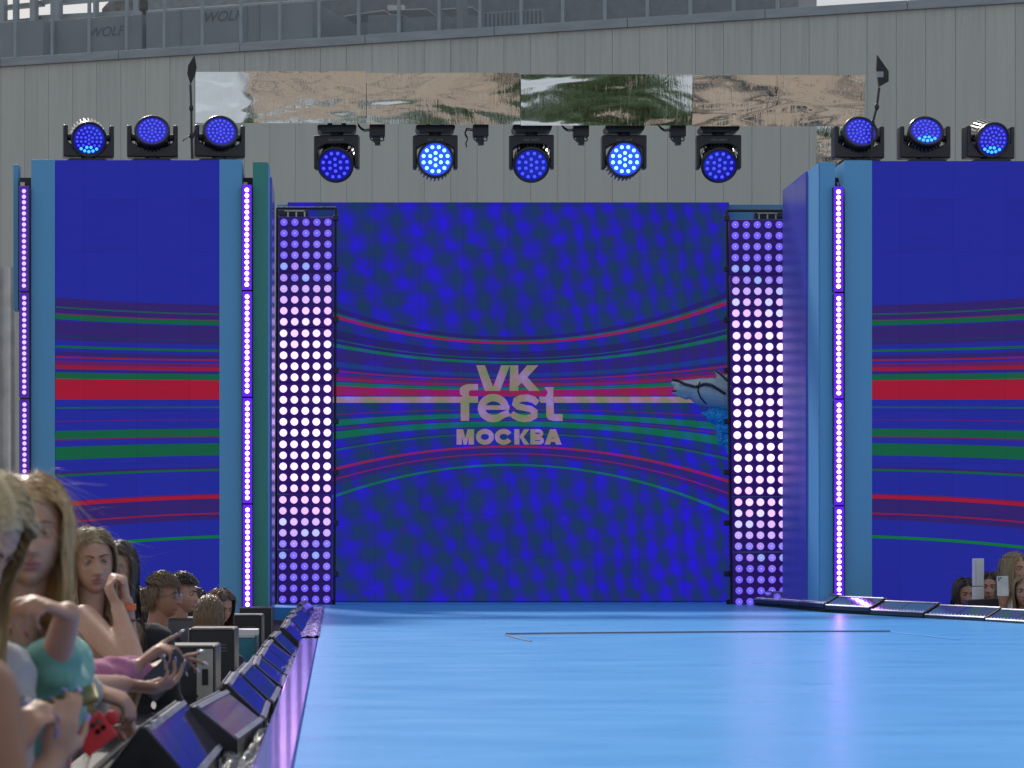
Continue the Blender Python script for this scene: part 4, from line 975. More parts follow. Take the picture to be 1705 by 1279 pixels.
def cloth(name, c, sc=30, bump=.3):
    q = N(name); o_ = q.obj(); n1 = q.noise(o_, 7, 4, .6); n2 = q.noise(o_, sc, 3, .6)
    col = q.ramp(n1, [(.3, c4(tuple(x * .85 for x in c))), (.7, c4(tuple(min(1, x * 1.1) for x in c)))])
    return q.pbr(col, .85, bump=q.ma('ADD', q.ma('MULTIPLY', n1, 3), n2), bs=bump, bd=.006, spec=.2, sheen=.15)
CL = {'mint': cloth('mint_green_knit', (.17, .40, .34)), 'white': cloth('white_cotton', (.62, .62, .66)), 'greywhite': cloth('pale_grey_cotton', (.42, .42, .46)), 'pink': cloth('pink_wool', (.42, .14, .26), 60, .6),
      'beige': cloth('beige_grey_fleece', (.40, .38, .32)), 'black': cloth('black_cotton', (.02, .02, .024)), 'red': cloth('red_cotton', (.50, .02, .03)), 'navy': cloth('navy_cotton', (.03, .04, .10)), 'denim': cloth('blue_denim', (.06, .10, .20)), 'dusk': cloth('dusky_top', (.10, .08, .08))}

def G(x, x0, s): return np.exp(-((x - x0) / s) ** 2)
def head_mesh(nu, nv, male=False, smile=0.0):
    """face looks along -y; origin at the head's centre; eye line at z = 0"""
    th = np.linspace(0, 2 * np.pi, nu, endpoint=False); 
    # denser columns around the face (theta = -pi/2)
    th = th + .55 * np.sin(th + np.pi / 2) * -1 * 0.0
    ph = np.linspace(.02, np.pi - .02, nv)
    T, Ph = np.meshgrid(th, ph)
    T = T + .35 * np.cos(T)            # gathers columns towards -pi/2
    x = .074 * np.sin(Ph) * np.cos(T); y = .094 * np.sin(Ph) * np.sin(T); z = .118 * np.cos(Ph)
    front = np.clip(-y / .06, 0, 1); back = np.clip(y / .06, 0, 1)
    t = np.clip(-z / .118, 0, 1)
    x *= 1 - .30 * t ** 2.2; x *= 1 + .05 * G(z, .05, .05)
    # flatten face a little, square the jaw
    y = np.where(y < 0, y * (1 - .05 * G(z, 0, .06)), y)
    y = y - .012 * t * front * 1.2
    y = np.where(y > 0, y * (1 - .35 * t ** 1.2), y)
    fr = front
    y -= fr * (.012 * G(x, 0, .016) * G(z, -.103, .018))                   # chin
    y -= fr * (.004 * np.exp(-((np.abs(x) - .043) / .018) ** 2) * G(z, -.022, .02))   # cheeks
    y -= fr * (.0045 * G(z, .021, .008) * np.exp(-(x / .05) ** 4))          # brow
    y += fr * (.0115 * np.exp(-((np.abs(x) - .031) / .0155) ** 2) * G(z, .001, .0115))  # sockets
    ramp_ = np.clip((.016 - z) / .052, 0, 1) * (z > -.048)
    sm = 1 / (1 + np.exp((-.043 - z) / .0022))
    y -= fr * (.0255 * np.clip((.020 - z) / .056, 0, 1.05) * sm * np.exp(-(x / (.0085 + .004 * ramp_)) ** 2))       # nose
    y -= fr * (.009 * np.exp(-((np.abs(x) - .0115) / .0058) ** 2) * G(z, -.038, .0065))        # nostril wings
    y += fr * (.004 * G(x, 0, .006) * G(z, -.052, .005))
    mz = z - smile * .006 * (np.abs(x) / .02) ** 2
    y -= fr * (.0075 * np.exp(-(x / .021) ** 4) * G(mz, -.0605, .0042)); y -= fr * (.0085 * np.exp(-(x / .018) ** 4) * G(mz, -.0715, .005))
    y += fr * (.0045 * np.exp(-(x / .022) ** 4) * G(mz, -.0655, .0016)); y += fr * .004 * G(x, 0, .02) * G(z, -.083, .006)
    v = np.stack([x, y, z], -1).reshape(-1, 3)
    fs = []; mi = []
    X, Yy, Z = x, y, mz
    for j in range(nv - 1):
        for i in range(nu):
            a = j * nu + i; b = j * nu + (i + 1) % nu
            fs.append((a, b, b + nu, a + nu))
            cx, cz, cy = X[j, i], Z[j, i], Yy[j, i]; m_ = 0
            if cy < -.05:
                if (cx / .0235) ** 2 + ((cz + .0658) / .0115) ** 2 < 1 - .25 * (abs(cz + .0615) < .001): m_ = 1
                ax_ = abs(cx); bz = .0200 + .004 * math.sin(max(0, min(1, (ax_ - .013) / .034)) * 2.6)
                if .0135 < ax_ < .047 and abs(cz - bz) < (.0030 if not male else .0036) * (1.15 - (ax_ - .0135) / .05): m_ = 2
            mi.append(m_)
    return v, fs, mi
def fnum(v): return [float(a) for a in v]

def hand(m, wr, d, nrm, curls, side, sc=1.0, spread=1.0, thumb=.5):
    """adds a hand to m. d: towards the fingertips, nrm: out of the palm, side: +1/-1 which side the thumb is on. Returns nail sites."""
    d = Vector(d).normalized(); nrm = Vector(nrm); nrm = (nrm - d * nrm.dot(d)).normalized(); sv = d.cross(nrm) * side   # towards the thumb
    W_ = Vector(wr); nails = []
    offs = [.028, .0095, -.009, -.0265]; ln = [(.040, .025, .020), (.045, .028, .021), (.041, .026, .020), (.032, .020, .018)]; rd = [.0088, .009, .0086, .0076]
    m.ell(W_ + d * .048 * sc, (.037 * sc, .014 * sc, .046 * sc), Matrix((sv, nrm, d)).transposed(), 16, 10)
    for i in range(4):
        k0 = W_ + d * (.086 - .004 * abs(i - 1)) * sc + sv * offs[i] * sc
        m.capsule(W_ + sv * offs[i] * .55 * sc + d * .01 * sc, k0, .014 * sc, .0105 * sc, 10)
        dirv = (d + sv * offs[i] * spread * 4).normalized(); p = k0; c = curls[i] if isinstance(curls, (list, tuple)) else curls
        ax = dirv.cross(nrm).normalized(); dd = dirv.copy()
        for sgi, (l_, cc) in enumerate(zip(ln[i], (c, c * 1.15, c * .7))):
            dd = Quaternion(ax, R(cc)) @ dd
            e = p + dd * l_ * sc; r0 = rd[i] * (1 - .10 * sgi) * sc; m.capsule(p, e, r0, r0 * .90, 10); p = e
        back = -(ax.cross(dd)).normalized() if False else (Quaternion(ax, R(-90)) @ dd)
        nails.append((p.copy(), dd.copy(), back, rd[i] * .8 * sc))
    tb = W_ + d * .022 * sc + sv * .024 * sc; td = (d * .75 + sv * .75 + nrm * .25 * (1 + thumb)).normalized()
    a = tb + td * .036 * sc; m.capsule(tb, a, .0135 * sc, .0115 * sc, 10)
    td2 = (td * .8 + d * .45 + nrm * thumb * .5 - sv * thumb * .4).normalized(); b = a + td2 * .032 * sc; m.capsule(a, b, .0108 * sc, .0098 * sc, 10)
    td3 = (td2 + nrm * thumb * .35 - sv * thumb * .3).normalized(); c_ = b + td3 * .025 * sc; m.capsule(b, c_, .0098 * sc, .0082 * sc, 10)
    nails.append((c_, td3, -nrm, .0085 * sc))
    return nails

def strands(parent, mat, Rh, hc, torso, n, length, style, seed, part=0.0, width=.0022, clump=140, fly=.06, segs=16, name='hair', wave=.0, volume=1.0, front=.02, hs=1.0, push=None):
    """long or short hair as many thin ribbons that fall under gravity over head, neck and shoulders"""
    g = np.random.default_rng(seed)
    ax = np.array([.080, .100, .122]) * hs
    # roots: scalp area in head coordinates
    pts = []
    while len(pts) < n:
        v = g.normal(size=3); v /= np.linalg.norm(v)
        x, y, z = v
        if style == 'short':
            if z < -.25: continue
            if y < -.1 and z < .55: continue
            if z < .1 and y < .15: continue
        else:
            if z < -.25 or (z < .30 and y < -.05): continue
            if y < 0 and z < .58 + .25 * (-y) - .30 * abs(x): continue
        pts.append(v)
    v = np.array(pts); root = v * ax * .985
    RhM = np.array(Rh); hc_ = np.array(hc)
    seg = length / segs * (1 + .15 * g.normal(size=n)[:, None]); isfly = g.random(n) < fly; seg[isfly] *= .30
    cl = g.integers(0, clump, n); cn = g.normal(size=(clump, 3)); ck = g.normal(size=(clump,)) 
    if style == 'short':
        d0 = v * .75 + np.stack([v[:, 0] * .2 + .15, np.where(v[:, 2] > .45, -.75, .25), np.where(v[:, 2] > .5, .30, -.8)], -1) * .8
    elif style == 'bun':
        d0 = np.stack([-.3 * v[:, 0], np.ones(n), .0 * v[:, 2]], -1) + v * .2
    else:
        sgn = np.where(v[:, 0] > part, 1.0, -1.0)
        d0 = np.stack([sgn * (1.2 + .2 * np.abs(v[:, 0])), np.where(v[:, 1] < 0, .30, .55) * np.ones(n), np.where(v[:, 2] > .75, .15, -.5)], -1) + v * .25
    d0 /= np.linalg.norm(d0, axis=1)[:, None]
    p = root @ RhM.T + hc_; vel = d0 @ RhM.T
    P_ = [p.copy()]
    down = np.array([0, 0, -1.0])
    fl = g.normal(size=(n, 3)) * .5 + np.array([.25, 0, .35])
    for s_ in range(segs):
        u = (s_ + 1) / segs
        gr = .34 if style != 'short' else .06
        vel = vel * (1 - gr) + down * gr * (1.0) + cn[cl] * .022 + g.normal(size=(n, 3)) * .018
        if wave: vel[:, 0] += wave * np.sin(u * 14 + ck[cl] * 3); vel[:, 1] += wave * np.cos(u * 12 + ck[cl] * 2)
        vel[isfly] += fl[isfly] * (.22 if style != 'short' else .1)
        if push is not None: vel += np.array(push)
        vel /= np.linalg.norm(vel, axis=1)[:, None]
        p_old = p; p = p + vel * seg
        # keep out of the head
        q_ = (p - hc_) @ RhM; lay = (1.03 + .05 * (cl % 5) / 5 + .05 * volume * u)
        a2 = ax * lay[:, None]; r = np.sqrt(((q_ / a2) ** 2).sum(1)); ins = r < 1
        q_[ins] = q_[ins] / r[ins][:, None]
        lim = 1.03 + .07 * volume; out = (r > lim) & (q_[:, 2] > -.05 * hs) & ~isfly
        q_[out] = q_[out] / r[out][:, None] * lim
        # locks below the jaw gather beside the neck
        lo_ = (q_[:, 2] < -.05 * hs) & (~isfly) & (np.abs(q_[:, 0]) > .085 * hs * (1 + .35 * (volume - 1)))
        q_[lo_, 0] *= .90
        # keep the face free
        if style != 'short':
            fc = (q_[:, 1] < -.02) & (np.abs(q_[:, 0]) < .064 * hs) & (q_[:, 2] < .075 * hs) & (q_[:, 2] > -.14)
            sg = np.where(q_[:, 0] > part * .1, 1, -1); q_[fc, 0] = sg[fc] * (.066 + .012 * g.random(fc.sum())) * hs
        p = q_ @ RhM.T + hc_
        for (c, a) in torso:
            w_ = (p - np.array(c)); r = np.sqrt(((w_ / np.array(a)) ** 2).sum(1)); ins = r < 1
            p[ins] = np.array(c) + w_[ins] / r[ins][:, None]
        mv = p - p_old; ml = np.linalg.norm(mv, axis=1)[:, None] + 1e-9; p = p_old + mv * np.minimum(1, seg * 1.3 / ml); vel = mv / ml
        P_.append(p.copy())
    Pn = np.array(P_)                       # segs+1, n, 3
    tang = np.gradient(Pn, axis=0); tang /= np.linalg.norm(tang, axis=2)[..., None] + 1e-9
    outw = Pn - hc_; side = np.cross(tang, outw); side /= np.linalg.norm(side, axis=2)[..., None] + 1e-9
    rot = g.normal(size=(n, 3)) * .35; side = side + rot[None]; side /= np.linalg.norm(side, axis=2)[..., None]
    wd = width * (.7 + .6 * g.random(n))[None, :, None] * np.interp(np.linspace(0, 1, segs + 1), [0, .1, .7, 1], [.8, 1, .8, .12])[:, None, None]
    wd = wd * np.where(isfly, .42, 1)[None, :, None]
    A_ = Pn - side * wd / 2; B_ = Pn + side * wd / 2
    V_ = np.stack([A_, B_], 2).transpose(1, 0, 2, 3).reshape(-1, 3)     # strand, seg, 2
    m_ = segs + 1; idx = np.arange(n)[:, None] * (2 * m_) + np.arange(segs)[None] * 2
    Fq = np.stack([idx, idx + 1, idx + 3, idx + 2], -1).reshape(-1, 4)
    me = bpy.data.meshes.new(name); me.vertices.add(len(V_)); me.vertices.foreach_set('co', V_.astype(np.float32).ravel())
    me.loops.add(len(Fq) * 4); me.loops.foreach_set('vertex_index', Fq.astype(np.int32).ravel())
    me.polygons.add(len(Fq)); me.polygons.foreach_set('loop_start', (np.arange(len(Fq)) * 4).astype(np.int32)); me.polygons.foreach_set('loop_total', np.full(len(Fq), 4, np.int32))
    me.update(calc_edges=True); me.validate()
    return me
def mesh_to_mb(me, m, mi=0):
    m.add([v.co for v in me.vertices], [tuple(p.vertices) for p in me.polygons], mi)

def person(label, px, py, d, yaw=0, pitch=0, roll=0, hs=1.0, skin='fair', hair='dark', style='long', hlen=.5, hn=1500, part=0.0, top='black', trousers='denim', vox=.011, res=(72, 56), arms=(), male=False,
           lean=(0, 0), body_yaw=None, smile=0, group=None, seed=1, hw=.004, nail=None, fly=.06, wave=0, sleeves=True, vol=1.0, neck_low=0.0, push=None, hseg=16, bare=False, lips=None, dummy=False, brows=True, hair_free=False):
    if 850 < hn < 3500: hn = int(hn * 1.8); hw *= .70
    hc = P(px, py, d); base = Vector((hc.x - lean[0], hc.y - lean[1], GZ))
    t = thing('person', label, 'person', base, group=group); O = base
    hcl = hc - O
    Rh = (Matrix.Rotation(R(yaw), 3, 'Z') @ Matrix.Rotation(R(pitch), 3, 'X') @ Matrix.Rotation(R(roll), 3, 'Y'))
    by = R(yaw if body_yaw is None else body_yaw); Rb = Matrix.Rotation(by, 3, 'Z')
    def hp(x, y, z): return hcl + Rh @ (Vector((x, y, z)) * hs)
    neck_top = hp(0, .02, -.07); nb = hcl + Vector((0, 0, -.205 * hs)) + Rb @ Vector((0, .035, 0)) - Vector((lean[0], lean[1], 0)) * .12
    def bp(x, y, z):  # body point relative to the neck base, leaning
        k = max(0, -z) / 1.2; return nb + Rb @ Vector((x, y, z)) - Vector((lean[0], lean[1], 0)) * k
    shw = .185 if male else .165
    zf = -nb.z
    chest, waist, hips = bp(0, 0, -.20), bp(0, .0, -.40), bp(0, .01, -.56)
    M3 = Rb
    b = MB()
    b.capsule(neck_top, nb + Vector((0, 0, -.02)), .050 if not male else .058, .058 if not male else .066, 18)
    b.ell(chest, (.155, .105, .20), M3); b.ell(waist, (.13, .095, .18), M3); b.ell(hips, (.165, .12, .14), M3)
    b.capsule(bp(-shw + .02, .01, -.07), bp(shw - .02, .01, -.07), .055, .055, 16)
    b.capsule(bp(-.05, .01, -.03), bp(.05, .01, -.03), .055, .055, 12)
    if not male: b.ell(bp(-.065, -.085, -.22), (.06, .055, .06), M3); b.ell(bp(.065, -.085, -.22), (.06, .055, .06), M3)
    tm = MB()  # garment
    if not dummy or True:
        if bare: tm.ell(bp(0, 0, -.27), (.170, .125, .14), M3); 
        else: tm.ell(chest, (.172, .122, .205), M3); tm.capsule(bp(-shw + .02, .01, -.075), bp(shw - .02, .01, -.075), .068, .068, 16); tm.capsule(bp(-.05, .01, -.045), bp(.05, .01, -.045), .062, .062, 12)
        tm.ell(waist, (.146, .112, .19), M3); tm.ell(hips, (.176, .132, .13), M3)
        if not male: tm.ell(bp(-.065, -.09, -.22), (.068, .06, .066), M3); tm.ell(bp(.065, -.09, -.22), (.068, .06, .066), M3)
    tr = MB(); tr.ell(hips + Vector((0, 0, -.03)), (.180, .135, .13), M3); sh = MB()
    for s in (-1, 1):
        hip = hips + Rb @ Vector((s * .085, 0, -.05)); ft = Rb @ Vector((s * .11, 0, 0)); kn = (hip + ft) / 2 + Rb @ Vector((0, -.02, 0)); kn.z = hip.z * .55
        b.capsule(hip, kn, .075, .05, 12); b.capsule(kn, ft + Vector((0, 0, .08)), .05, .036, 12)
        tr.capsule(hip, kn, .090, .068, 14); tr.capsule(kn, ft + Vector((0, 0, .09)), .068, .055, 14)
        sh.capsule(ft + Vector((0, 0, .045)), ft + Vector((0, 0, .04)) + Rb @ Vector((0, -.16, 0)), .045, .04, 12)
    nails = []; extras = []
    armspec = {-1: None, 1: None}
    for a in arms: armspec[a['s']] = a
    for s in (-1, 1):
        a = armspec[s]; shd = bp(s * shw, .01, -.075)
        if a is None:
            el = shd + Rb @ Vector((s * .05, .02, -.28)); wr = el + Rb @ Vector((-s * .02, -.12, -.21)); hd, hn_, cu, sl, sc = (Rb @ Vector((0, -.3, -1)), Rb @ Vector((-s, 0, 0)), 20, 1.0 if sleeves else .3, 1.0)
            spread = 1; th = .4; hs_ = 1
        else:
            el = Vector(a['el']) - O; wr = Vector(a['wr']) - O
            if 'sh' in a: shd = Vector(a['sh']) - O
            hd = Vector(a['d']); hn_ = Vector(a['n']); cu = a.get('c', 25); sl = a.get('sl', 1.0 if sleeves else .3); sc = a.get('hs', 1.0); spread = a.get('spread', 1); th = a.get('th', .5); hs_ = a.get('side', 1)
        b.capsule(shd, el, .050, .040, 14); b.capsule(el, el.lerp(wr, .35), .041, .039, 14); b.capsule(el.lerp(wr, .35), wr, .039, .025, 14)
        dn = hd.normalized(); nn = (hn_ - dn * hn_.dot(dn)).normalized()
        nl = hand(b, wr, hd, hn_, cu, hs_, sc, spread, th)
        if a is not None: nails += nl; a['_nails'] = nl
        if not bare and sl > 0:
            e_ = min(1, sl * 2)
            tm.capsule(shd, shd.lerp(el, e_), .062, .056, 14)
            if sl > .5:
                k = (sl - .5) * 2; end = el.lerp(wr, k * .96); fat = (a or {}).get('fat', 1.0)
                dist = max(1, int((end - el).length / .035)); 
                for q_ in range(dist):   # soft folds
                    p0 = el.lerp(end, q_ / dist); p1 = el.lerp(end, (q_ + 1) / dist); r0 = (.056 - .016 * q_ / dist) * (fat + (1.1 - fat) * max(0, q_ / dist - .35) * 1.2) * (1 + .15 * (q_ % 2))
                    tm.capsule(p0, p1, r0, r0 * .96, 14)
    body_me = remesh(b, vox, 2)
    bm_ = MB(); mesh_to_mb(body_me, bm_)
    hv, hf, hmi = head_mesh(res[0], res[1], male, smile)
    hmi = [0 if x == 2 else x for x in hmi]
    RhS = np.array(Rh); hv = (hv * hs) @ RhS.T + np.array(hcl)
    o0 = len(bm_.v); bm_.v.extend([tuple(x) for x in hv.tolist()]); bm_.f.extend([tuple(i + o0 for i in f) for f in hf]); bm_.mi.extend(hmi)
    if not dummy:
        for s in (-1, 1):   # eyelids
            ec = Vector((s * .031, -.0735, .001)); vs = []; nn = 18; mm_ = 14; r2 = .0129
            for j in range(mm_ + 1):
                for i in range(nn + 1):
                    a_ = math.pi + math.pi * i / nn; p_ = math.pi * j / mm_
                    vs.append(hp(*(ec + Vector((r2 * math.cos(a_) * math.sin(p_) * 1.12, r2 * math.sin(a_) * math.sin(p_), r2 * math.cos(p_))))))
            fs = []
            for j in range(mm_):
                z_ = math.cos(math.pi * (j + .5) / mm_)
                for i in range(nn):
                    xx_ = math.cos(math.pi + math.pi * (i + .5) / nn)
                    if z_ > .16 - .40 * xx_ ** 2 or z_ < -.34 + .35 * xx_ ** 2: fs.append((j * (nn + 1) + i, j * (nn + 1) + i + 1, (j + 1) * (nn + 1) + i + 1, (j + 1) * (nn + 1) + i))
            bm_.add(vs, fs, 0)
    for s in (-1, 1):   # ears
        Me = Rh @ Matrix.Rotation(R(-18 * s), 3, 'Z')
        bm_.ell(hp(s * .073, .012, -.010), (.006 * hs, .017 * hs, .031 * hs), Me, 12, 8); bm_.ell(hp(s * .078, .016, -.004), (.005 * hs, .020 * hs, .026 * hs), Me, 12, 8)
    body = bm_.build('body', [SKIN[skin], lips or LIP, BROWM], t, smooth=True)
    me = remesh(tm, vox * 1.05, 2)
    from mathutils import noise as mn
    me.calc_loop_triangles() if False else None
    nrm_ = [v.normal.copy() for v in me.vertices]
    for v, n__ in zip(me.vertices, nrm_):
        c_ = v.co; a_ = mn.noise(Vector((c_.x * 9, c_.y * 9, c_.z * 22 + seed))); b_ = mn.noise(Vector((c_.x * 24 + seed, c_.y * 24, c_.z * 30)))
        v.co = c_ + n__ * ((abs(a_) * -1 + .2) * .014 + b_ * .003)
    link_mesh('dress' if bare else 'top', me, CL[top], t)
    link_mesh('trousers', remesh(tr, .018, 2), CL[trousers], t); 
    link_mesh('shoes', remesh(sh, .012, 1), CL['black'], t)
    if not dummy:
        for s in (-1, 1):
            e = MB().ell((0, 0, 0), (.0118 * hs,) * 3, None, 16, 10).build('eye', EYE, t, smooth=True)
            e.matrix_local = Matrix.Translation(hp(s * .031, -.0735, .001)) @ Rh.to_4x4()
            ls = MB(); pts = [hp(s * (.0195 + .0235 * k / 6), -.0865 + .0055 * (k / 6) ** 2 * 1.6, .0005 + .0068 * math.sin(math.pi * (k + .6) / 7.2)) for k in range(7)]
            ls.path(pts, .0013 * hs, 6).build('eyelashes', LASH, t)
            bw = MB(); bp_ = [hp(s * (.0125 + .034 * k / 8), -.0955 + .0125 * (k / 8) ** 2, .0178 + .0062 * math.sin(math.pi * (k / 8) ** .9 * .8)) for k in range(9)]
            for k in range(8): bw.capsule(bp_[k], bp_[k + 1], (.0030 - .0018 * k / 8) * hs * (1.3 if male else 1), (.0029 - .0018 * (k + 1) / 8) * hs * (1.3 if male else 1), 8)
            bw.build('eyebrow', BROWM, t, smooth=True)
    if nail and nails:
        nm = simple('nail_polish', nail, .2); k0 = None
        for (p, dd, bk, r) in nails:
            zz = bk.normalized(); xx = dd.cross(zz).normalized(); yy_ = zz.cross(xx)
            o = MB().ell((0, 0, 0), (r * .85, r * 1.4, r * .35), None, 10, 6).build('fingernail', nm, t, smooth=True)
            o.matrix_local = Matrix.Translation(p + zz * r * .65 + dd * r * .5) @ Matrix((xx, yy_, zz)).transposed().to_4x4()
    # hair
    torso = [((nb + Vector((0, 0, -.03))), (.075, .075, .10)), (bp(0, 0, -.20), (.20, .15, .23)), (bp(-shw, .01, -.10), (.085, .085, .10)), (bp(shw, .01, -.10), (.085, .085, .10))]
    if hair_free: torso = torso[:1]
    if style != 'none':
        me1 = strands(t, None, Rh, hcl, torso, hn, hlen, style, seed, part, hw, fly=fly, wave=wave, volume=vol, hs=hs, push=push, segs=hseg)
        mm = MB(); mesh_to_mb(me1, mm); bpy.data.meshes.remove(me1)
        # scalp shell under the strands, open over the face
        nu, nv = 96, 60; vs = []; fs = []
        for j in range(nv + 1):
            for i in range(nu):
                a_ = 2 * math.pi * i / nu; z_ = 1 - 1.45 * j / nv; rr_ = math.sqrt(max(0, 1 - z_ * z_)); vs.append(hp(.0785 * rr_ * math.cos(a_), .099 * rr_ * math.sin(a_) + .001, .121 * z_))
        for j in range(nv):
            for i in range(nu):
                a_ = 2 * math.pi * (i + .5) / nu; z_ = 1 - 1.45 * (j + .5) / nv; yy_ = math.sin(a_); 
                if yy_ < -.05 and z_ < .60 + (.10 if style == 'short' else 0) - .18 * abs(math.cos(a_)): continue
                if style == 'short' and (z_ < .15 and yy_ < .45): continue
                fs.append((j * nu + i, j * nu + (i + 1) % nu, (j + 1) * nu + (i + 1) % nu, (j + 1) * nu + i))
        mm.add(vs, fs)
        me2 = bpy.data.meshes.new('hair'); me2.from_pydata(mm.v, [], mm.f); link_mesh('hair', me2, HAIR[hair], t)
    t['_'] = 0; del t['_']
    return t, O, hp, Rh

def glasses_on(t, hp, Rh, y, z, tilt, name, lens_mat, rim, hs=1.0):
    """glasses in head coordinates at (y, z); tilt leans them back when they are pushed up on the hair"""
    g = thing(name, 'x', 'glasses', (0, 0, 0)); g.parent = t; del g['label']; del g['category']
    for s in (-1, 1):
        cx = s * .034; pts = [(cx + .027 * math.cos(2 * math.pi * k / 14), .020 * math.sin(2 * math.pi * k / 14)) for k in range(15)]
        tp = lambda a, b_, yo=0: hp(a, y + yo + b_ * math.sin(tilt), z + b_ * math.cos(tilt))
        MB().path([tp(a, b_) for a, b_ in pts], .0018 * hs, 6).build('rim', rim, g)
        MB().add([tp(a, b_) for a, b_ in pts[:14]], [tuple(range(14))]).build('lens', lens_mat, g)
        MB().path([tp(s * .061, .004), tp(s * .078, .004, .03), tp(s * .080, .0, .10)], .002 * hs, 6).build('temple', rim, g)
    MB().path([tp(-.008, .004), tp(0, .007, -.003), tp(.008, .004)], .0018 * hs, 6).build('bridge', rim, g)
    return g
DARKLENS = N('dark_sunglass_lens').pbr((.01, .01, .012, 1), .05, spec=.8)
CLEARL = N('clear_spectacle_lens').pbr((.5, .55, .6, 1), .03, spec=1, alpha=.35)
GRIM = simple('thin_grey_rim', (.2, .2, .22), .3, metal=.8)

def phone(label, c, ydir, zdir, size, mat, scr=None, bumps=True, nm='phone'):
    """ydir: along the phone's length, zdir: outwards from its back"""
    ydir = Vector(ydir).normalized(); zdir = Vector(zdir); zdir = (zdir - ydir * zdir.dot(ydir)).normalized(); xdir = ydir.cross(zdir)
    t = thing(nm, label, 'phone'); t.matrix_world = Matrix.Translation(c) @ Matrix((xdir, ydir, zdir)).transposed().to_4x4()
    w_, l_, h_ = size
    MB().box(-w_ / 2, w_ / 2, -l_ / 2, l_ / 2, -h_ / 2, h_ / 2, bev=min(h_ * .45, .004)).build('case_back', mat, t)
    MB().box(-w_ / 2 + .003, w_ / 2 - .003, -l_ / 2 + .003, l_ / 2 - .003, -h_ / 2 - .0008, -h_ / 2 + .001).build('screen', scr or DARKLENS, t)
    if bumps:
        cb = MB().box(-w_ / 2 + .006, -w_ / 2 + .040, l_ / 2 - .040, l_ / 2 - .006, h_ / 2 - .001, h_ / 2 + .002, bev=.001).build('camera_bump', mat, t)
        for a, b_ in ((.015, .015), (.031, .015), (.015, .031)): MB().tube((-w_ / 2 + a, l_ / 2 - b_, h_ / 2 + .001), (-w_ / 2 + a, l_ / 2 - b_, h_ / 2 + .0035), .0065, n=14).build('camera_lens', DARKLENS, cb)
    return t
def band(parent, p, axis, r, w_, mat, name, O):
    axis = Vector(axis).normalized(); p = Vector(p) - O; n_ = 28; a = axis.orthogonal().normalized(); b_ = axis.cross(a); m = MB(); vs = []
    for rr_, off in ((r, -w_ / 2), (r, w_ / 2), (r * .86, w_ / 2), (r * .86, -w_ / 2)):
        for i in range(n_): th = 2 * math.pi * i / n_; vs.append(p + axis * off + (a * math.cos(th) + b_ * math.sin(th)) * rr_)
    fs = [(k * n_ + i, k * n_ + (i + 1) % n_, ((k + 1) % 4) * n_ + (i + 1) % n_, ((k + 1) % 4) * n_ + i) for k in range(4) for i in range(n_)]
    return m.add(vs, fs).build(name, mat, parent, smooth='auto')

FRONT = 'girls leaning on the left barrier'; FAR = 'fans farther along the left barrier'; RT = 'fans behind the right runway edge'
# P1: nearest blonde looking down at her phone -----------------------------------
d1 = 4.95
t1, O1, hp1, Rh1 = person('blonde girl cut by the left frame edge, looking down, with long straight pale hair', -46, 882, d1, yaw=58, pitch=42, hair_free=True, vol=.8, hair='blonde', push=(-.05, 0, 0), hlen=.42, hn=7500, top='greywhite', vox=.008, res=(150, 120), hw=.0022, fly=.04, part=-.1, body_yaw=50, group=FRONT, seed=3, lean=(.17, .0),
    arms=[dict(s=1, el=P(10, 1360, 4.9), wr=P(88, 1268, 5.0), d=(.22, .05, .95), n=(-.35, .9, .1), c=[22, 30, 36, 42], th=.5, side=-1, sl=.55, hs=.95),
          dict(s=-1, el=P(-90, 1290, 4.6), wr=P(18, 1256, 4.9), d=(.45, .1, .8), n=(.6, .8, -.1), c=[38, 44, 50, 52], th=.5, side=1, sl=.55, hs=.95)], nail=(.35, .33, .75))
# P2: blonde with mint sweater ----------------------------------------------------
d2 = 5.55
t2, O2, hp2, Rh2 = person('blonde girl in a mint green sweater resting her chin on a red-nailed hand', 48, 886, d2, yaw=8, pitch=2, hair='honey', hlen=.46, hn=9500, top='mint', vox=.006, res=(170, 140), hw=.0021, fly=.07, part=-.1, body_yaw=40, group=FRONT, seed=5, lean=(.14, 0), wave=.09, vol=1.2, nail=(.30, .01, .03), lips=LIPR,
    arms=[dict(s=1, el=P(66, 1195, 5.3), wr=P(113, 1022, 5.1), d=(-.60, -.62, .28), n=(-.35, .1, -1), c=[30, 42, 50, 56], th=.3, side=-1, sl=.76, fat=1.45, hs=.90)])
# P3 : girl leaning her cheek on her clasped hands -----------------------------------
d3 = 9.3
t3, O3, hp3, Rh3 = person('bare-shouldered girl with long light brown hair leaning her cheek on clasped hands', 153, 934, d3, yaw=16, pitch=3, roll=-4, hair='ash', hlen=.62, hn=7000, top='dusk', bare=True, vox=.007, res=(150, 120), hw=.0026, fly=.04, vol=.6, part=.15, body_yaw=35, group=FRONT, seed=8, skin='fair',
    arms=[dict(s=1, el=P(214, 1118, 9.1), wr=P(210, 1003, 9.0), d=(-.12, -.05, 1), n=(-.8, .1, -.1), c=[66, 70, 74, 76], th=.6, side=-1, hs=.98),
          dict(s=-1, sh=P(140, 1030, 9.0), el=P(228, 1122, 8.7), wr=P(196, 1012, 8.95), d=(-.42, .1, .9), n=(.6, .2, .0), c=[46, 54, 58, 60], th=.5, side=1, hs=.96)])
w3 = P(209, 1010, 9.0)
band(t3, P(209, 1011, 9.0), (.0, 0, 1), .036, .020, simple('orange_wristband_material', (.75, .14, .02), .5), 'wristband', O3)
band(t3, P(209.5, 1033, 9.02), (.0, 0, 1), .036, .006, BLACK, 'bracelet', O3)
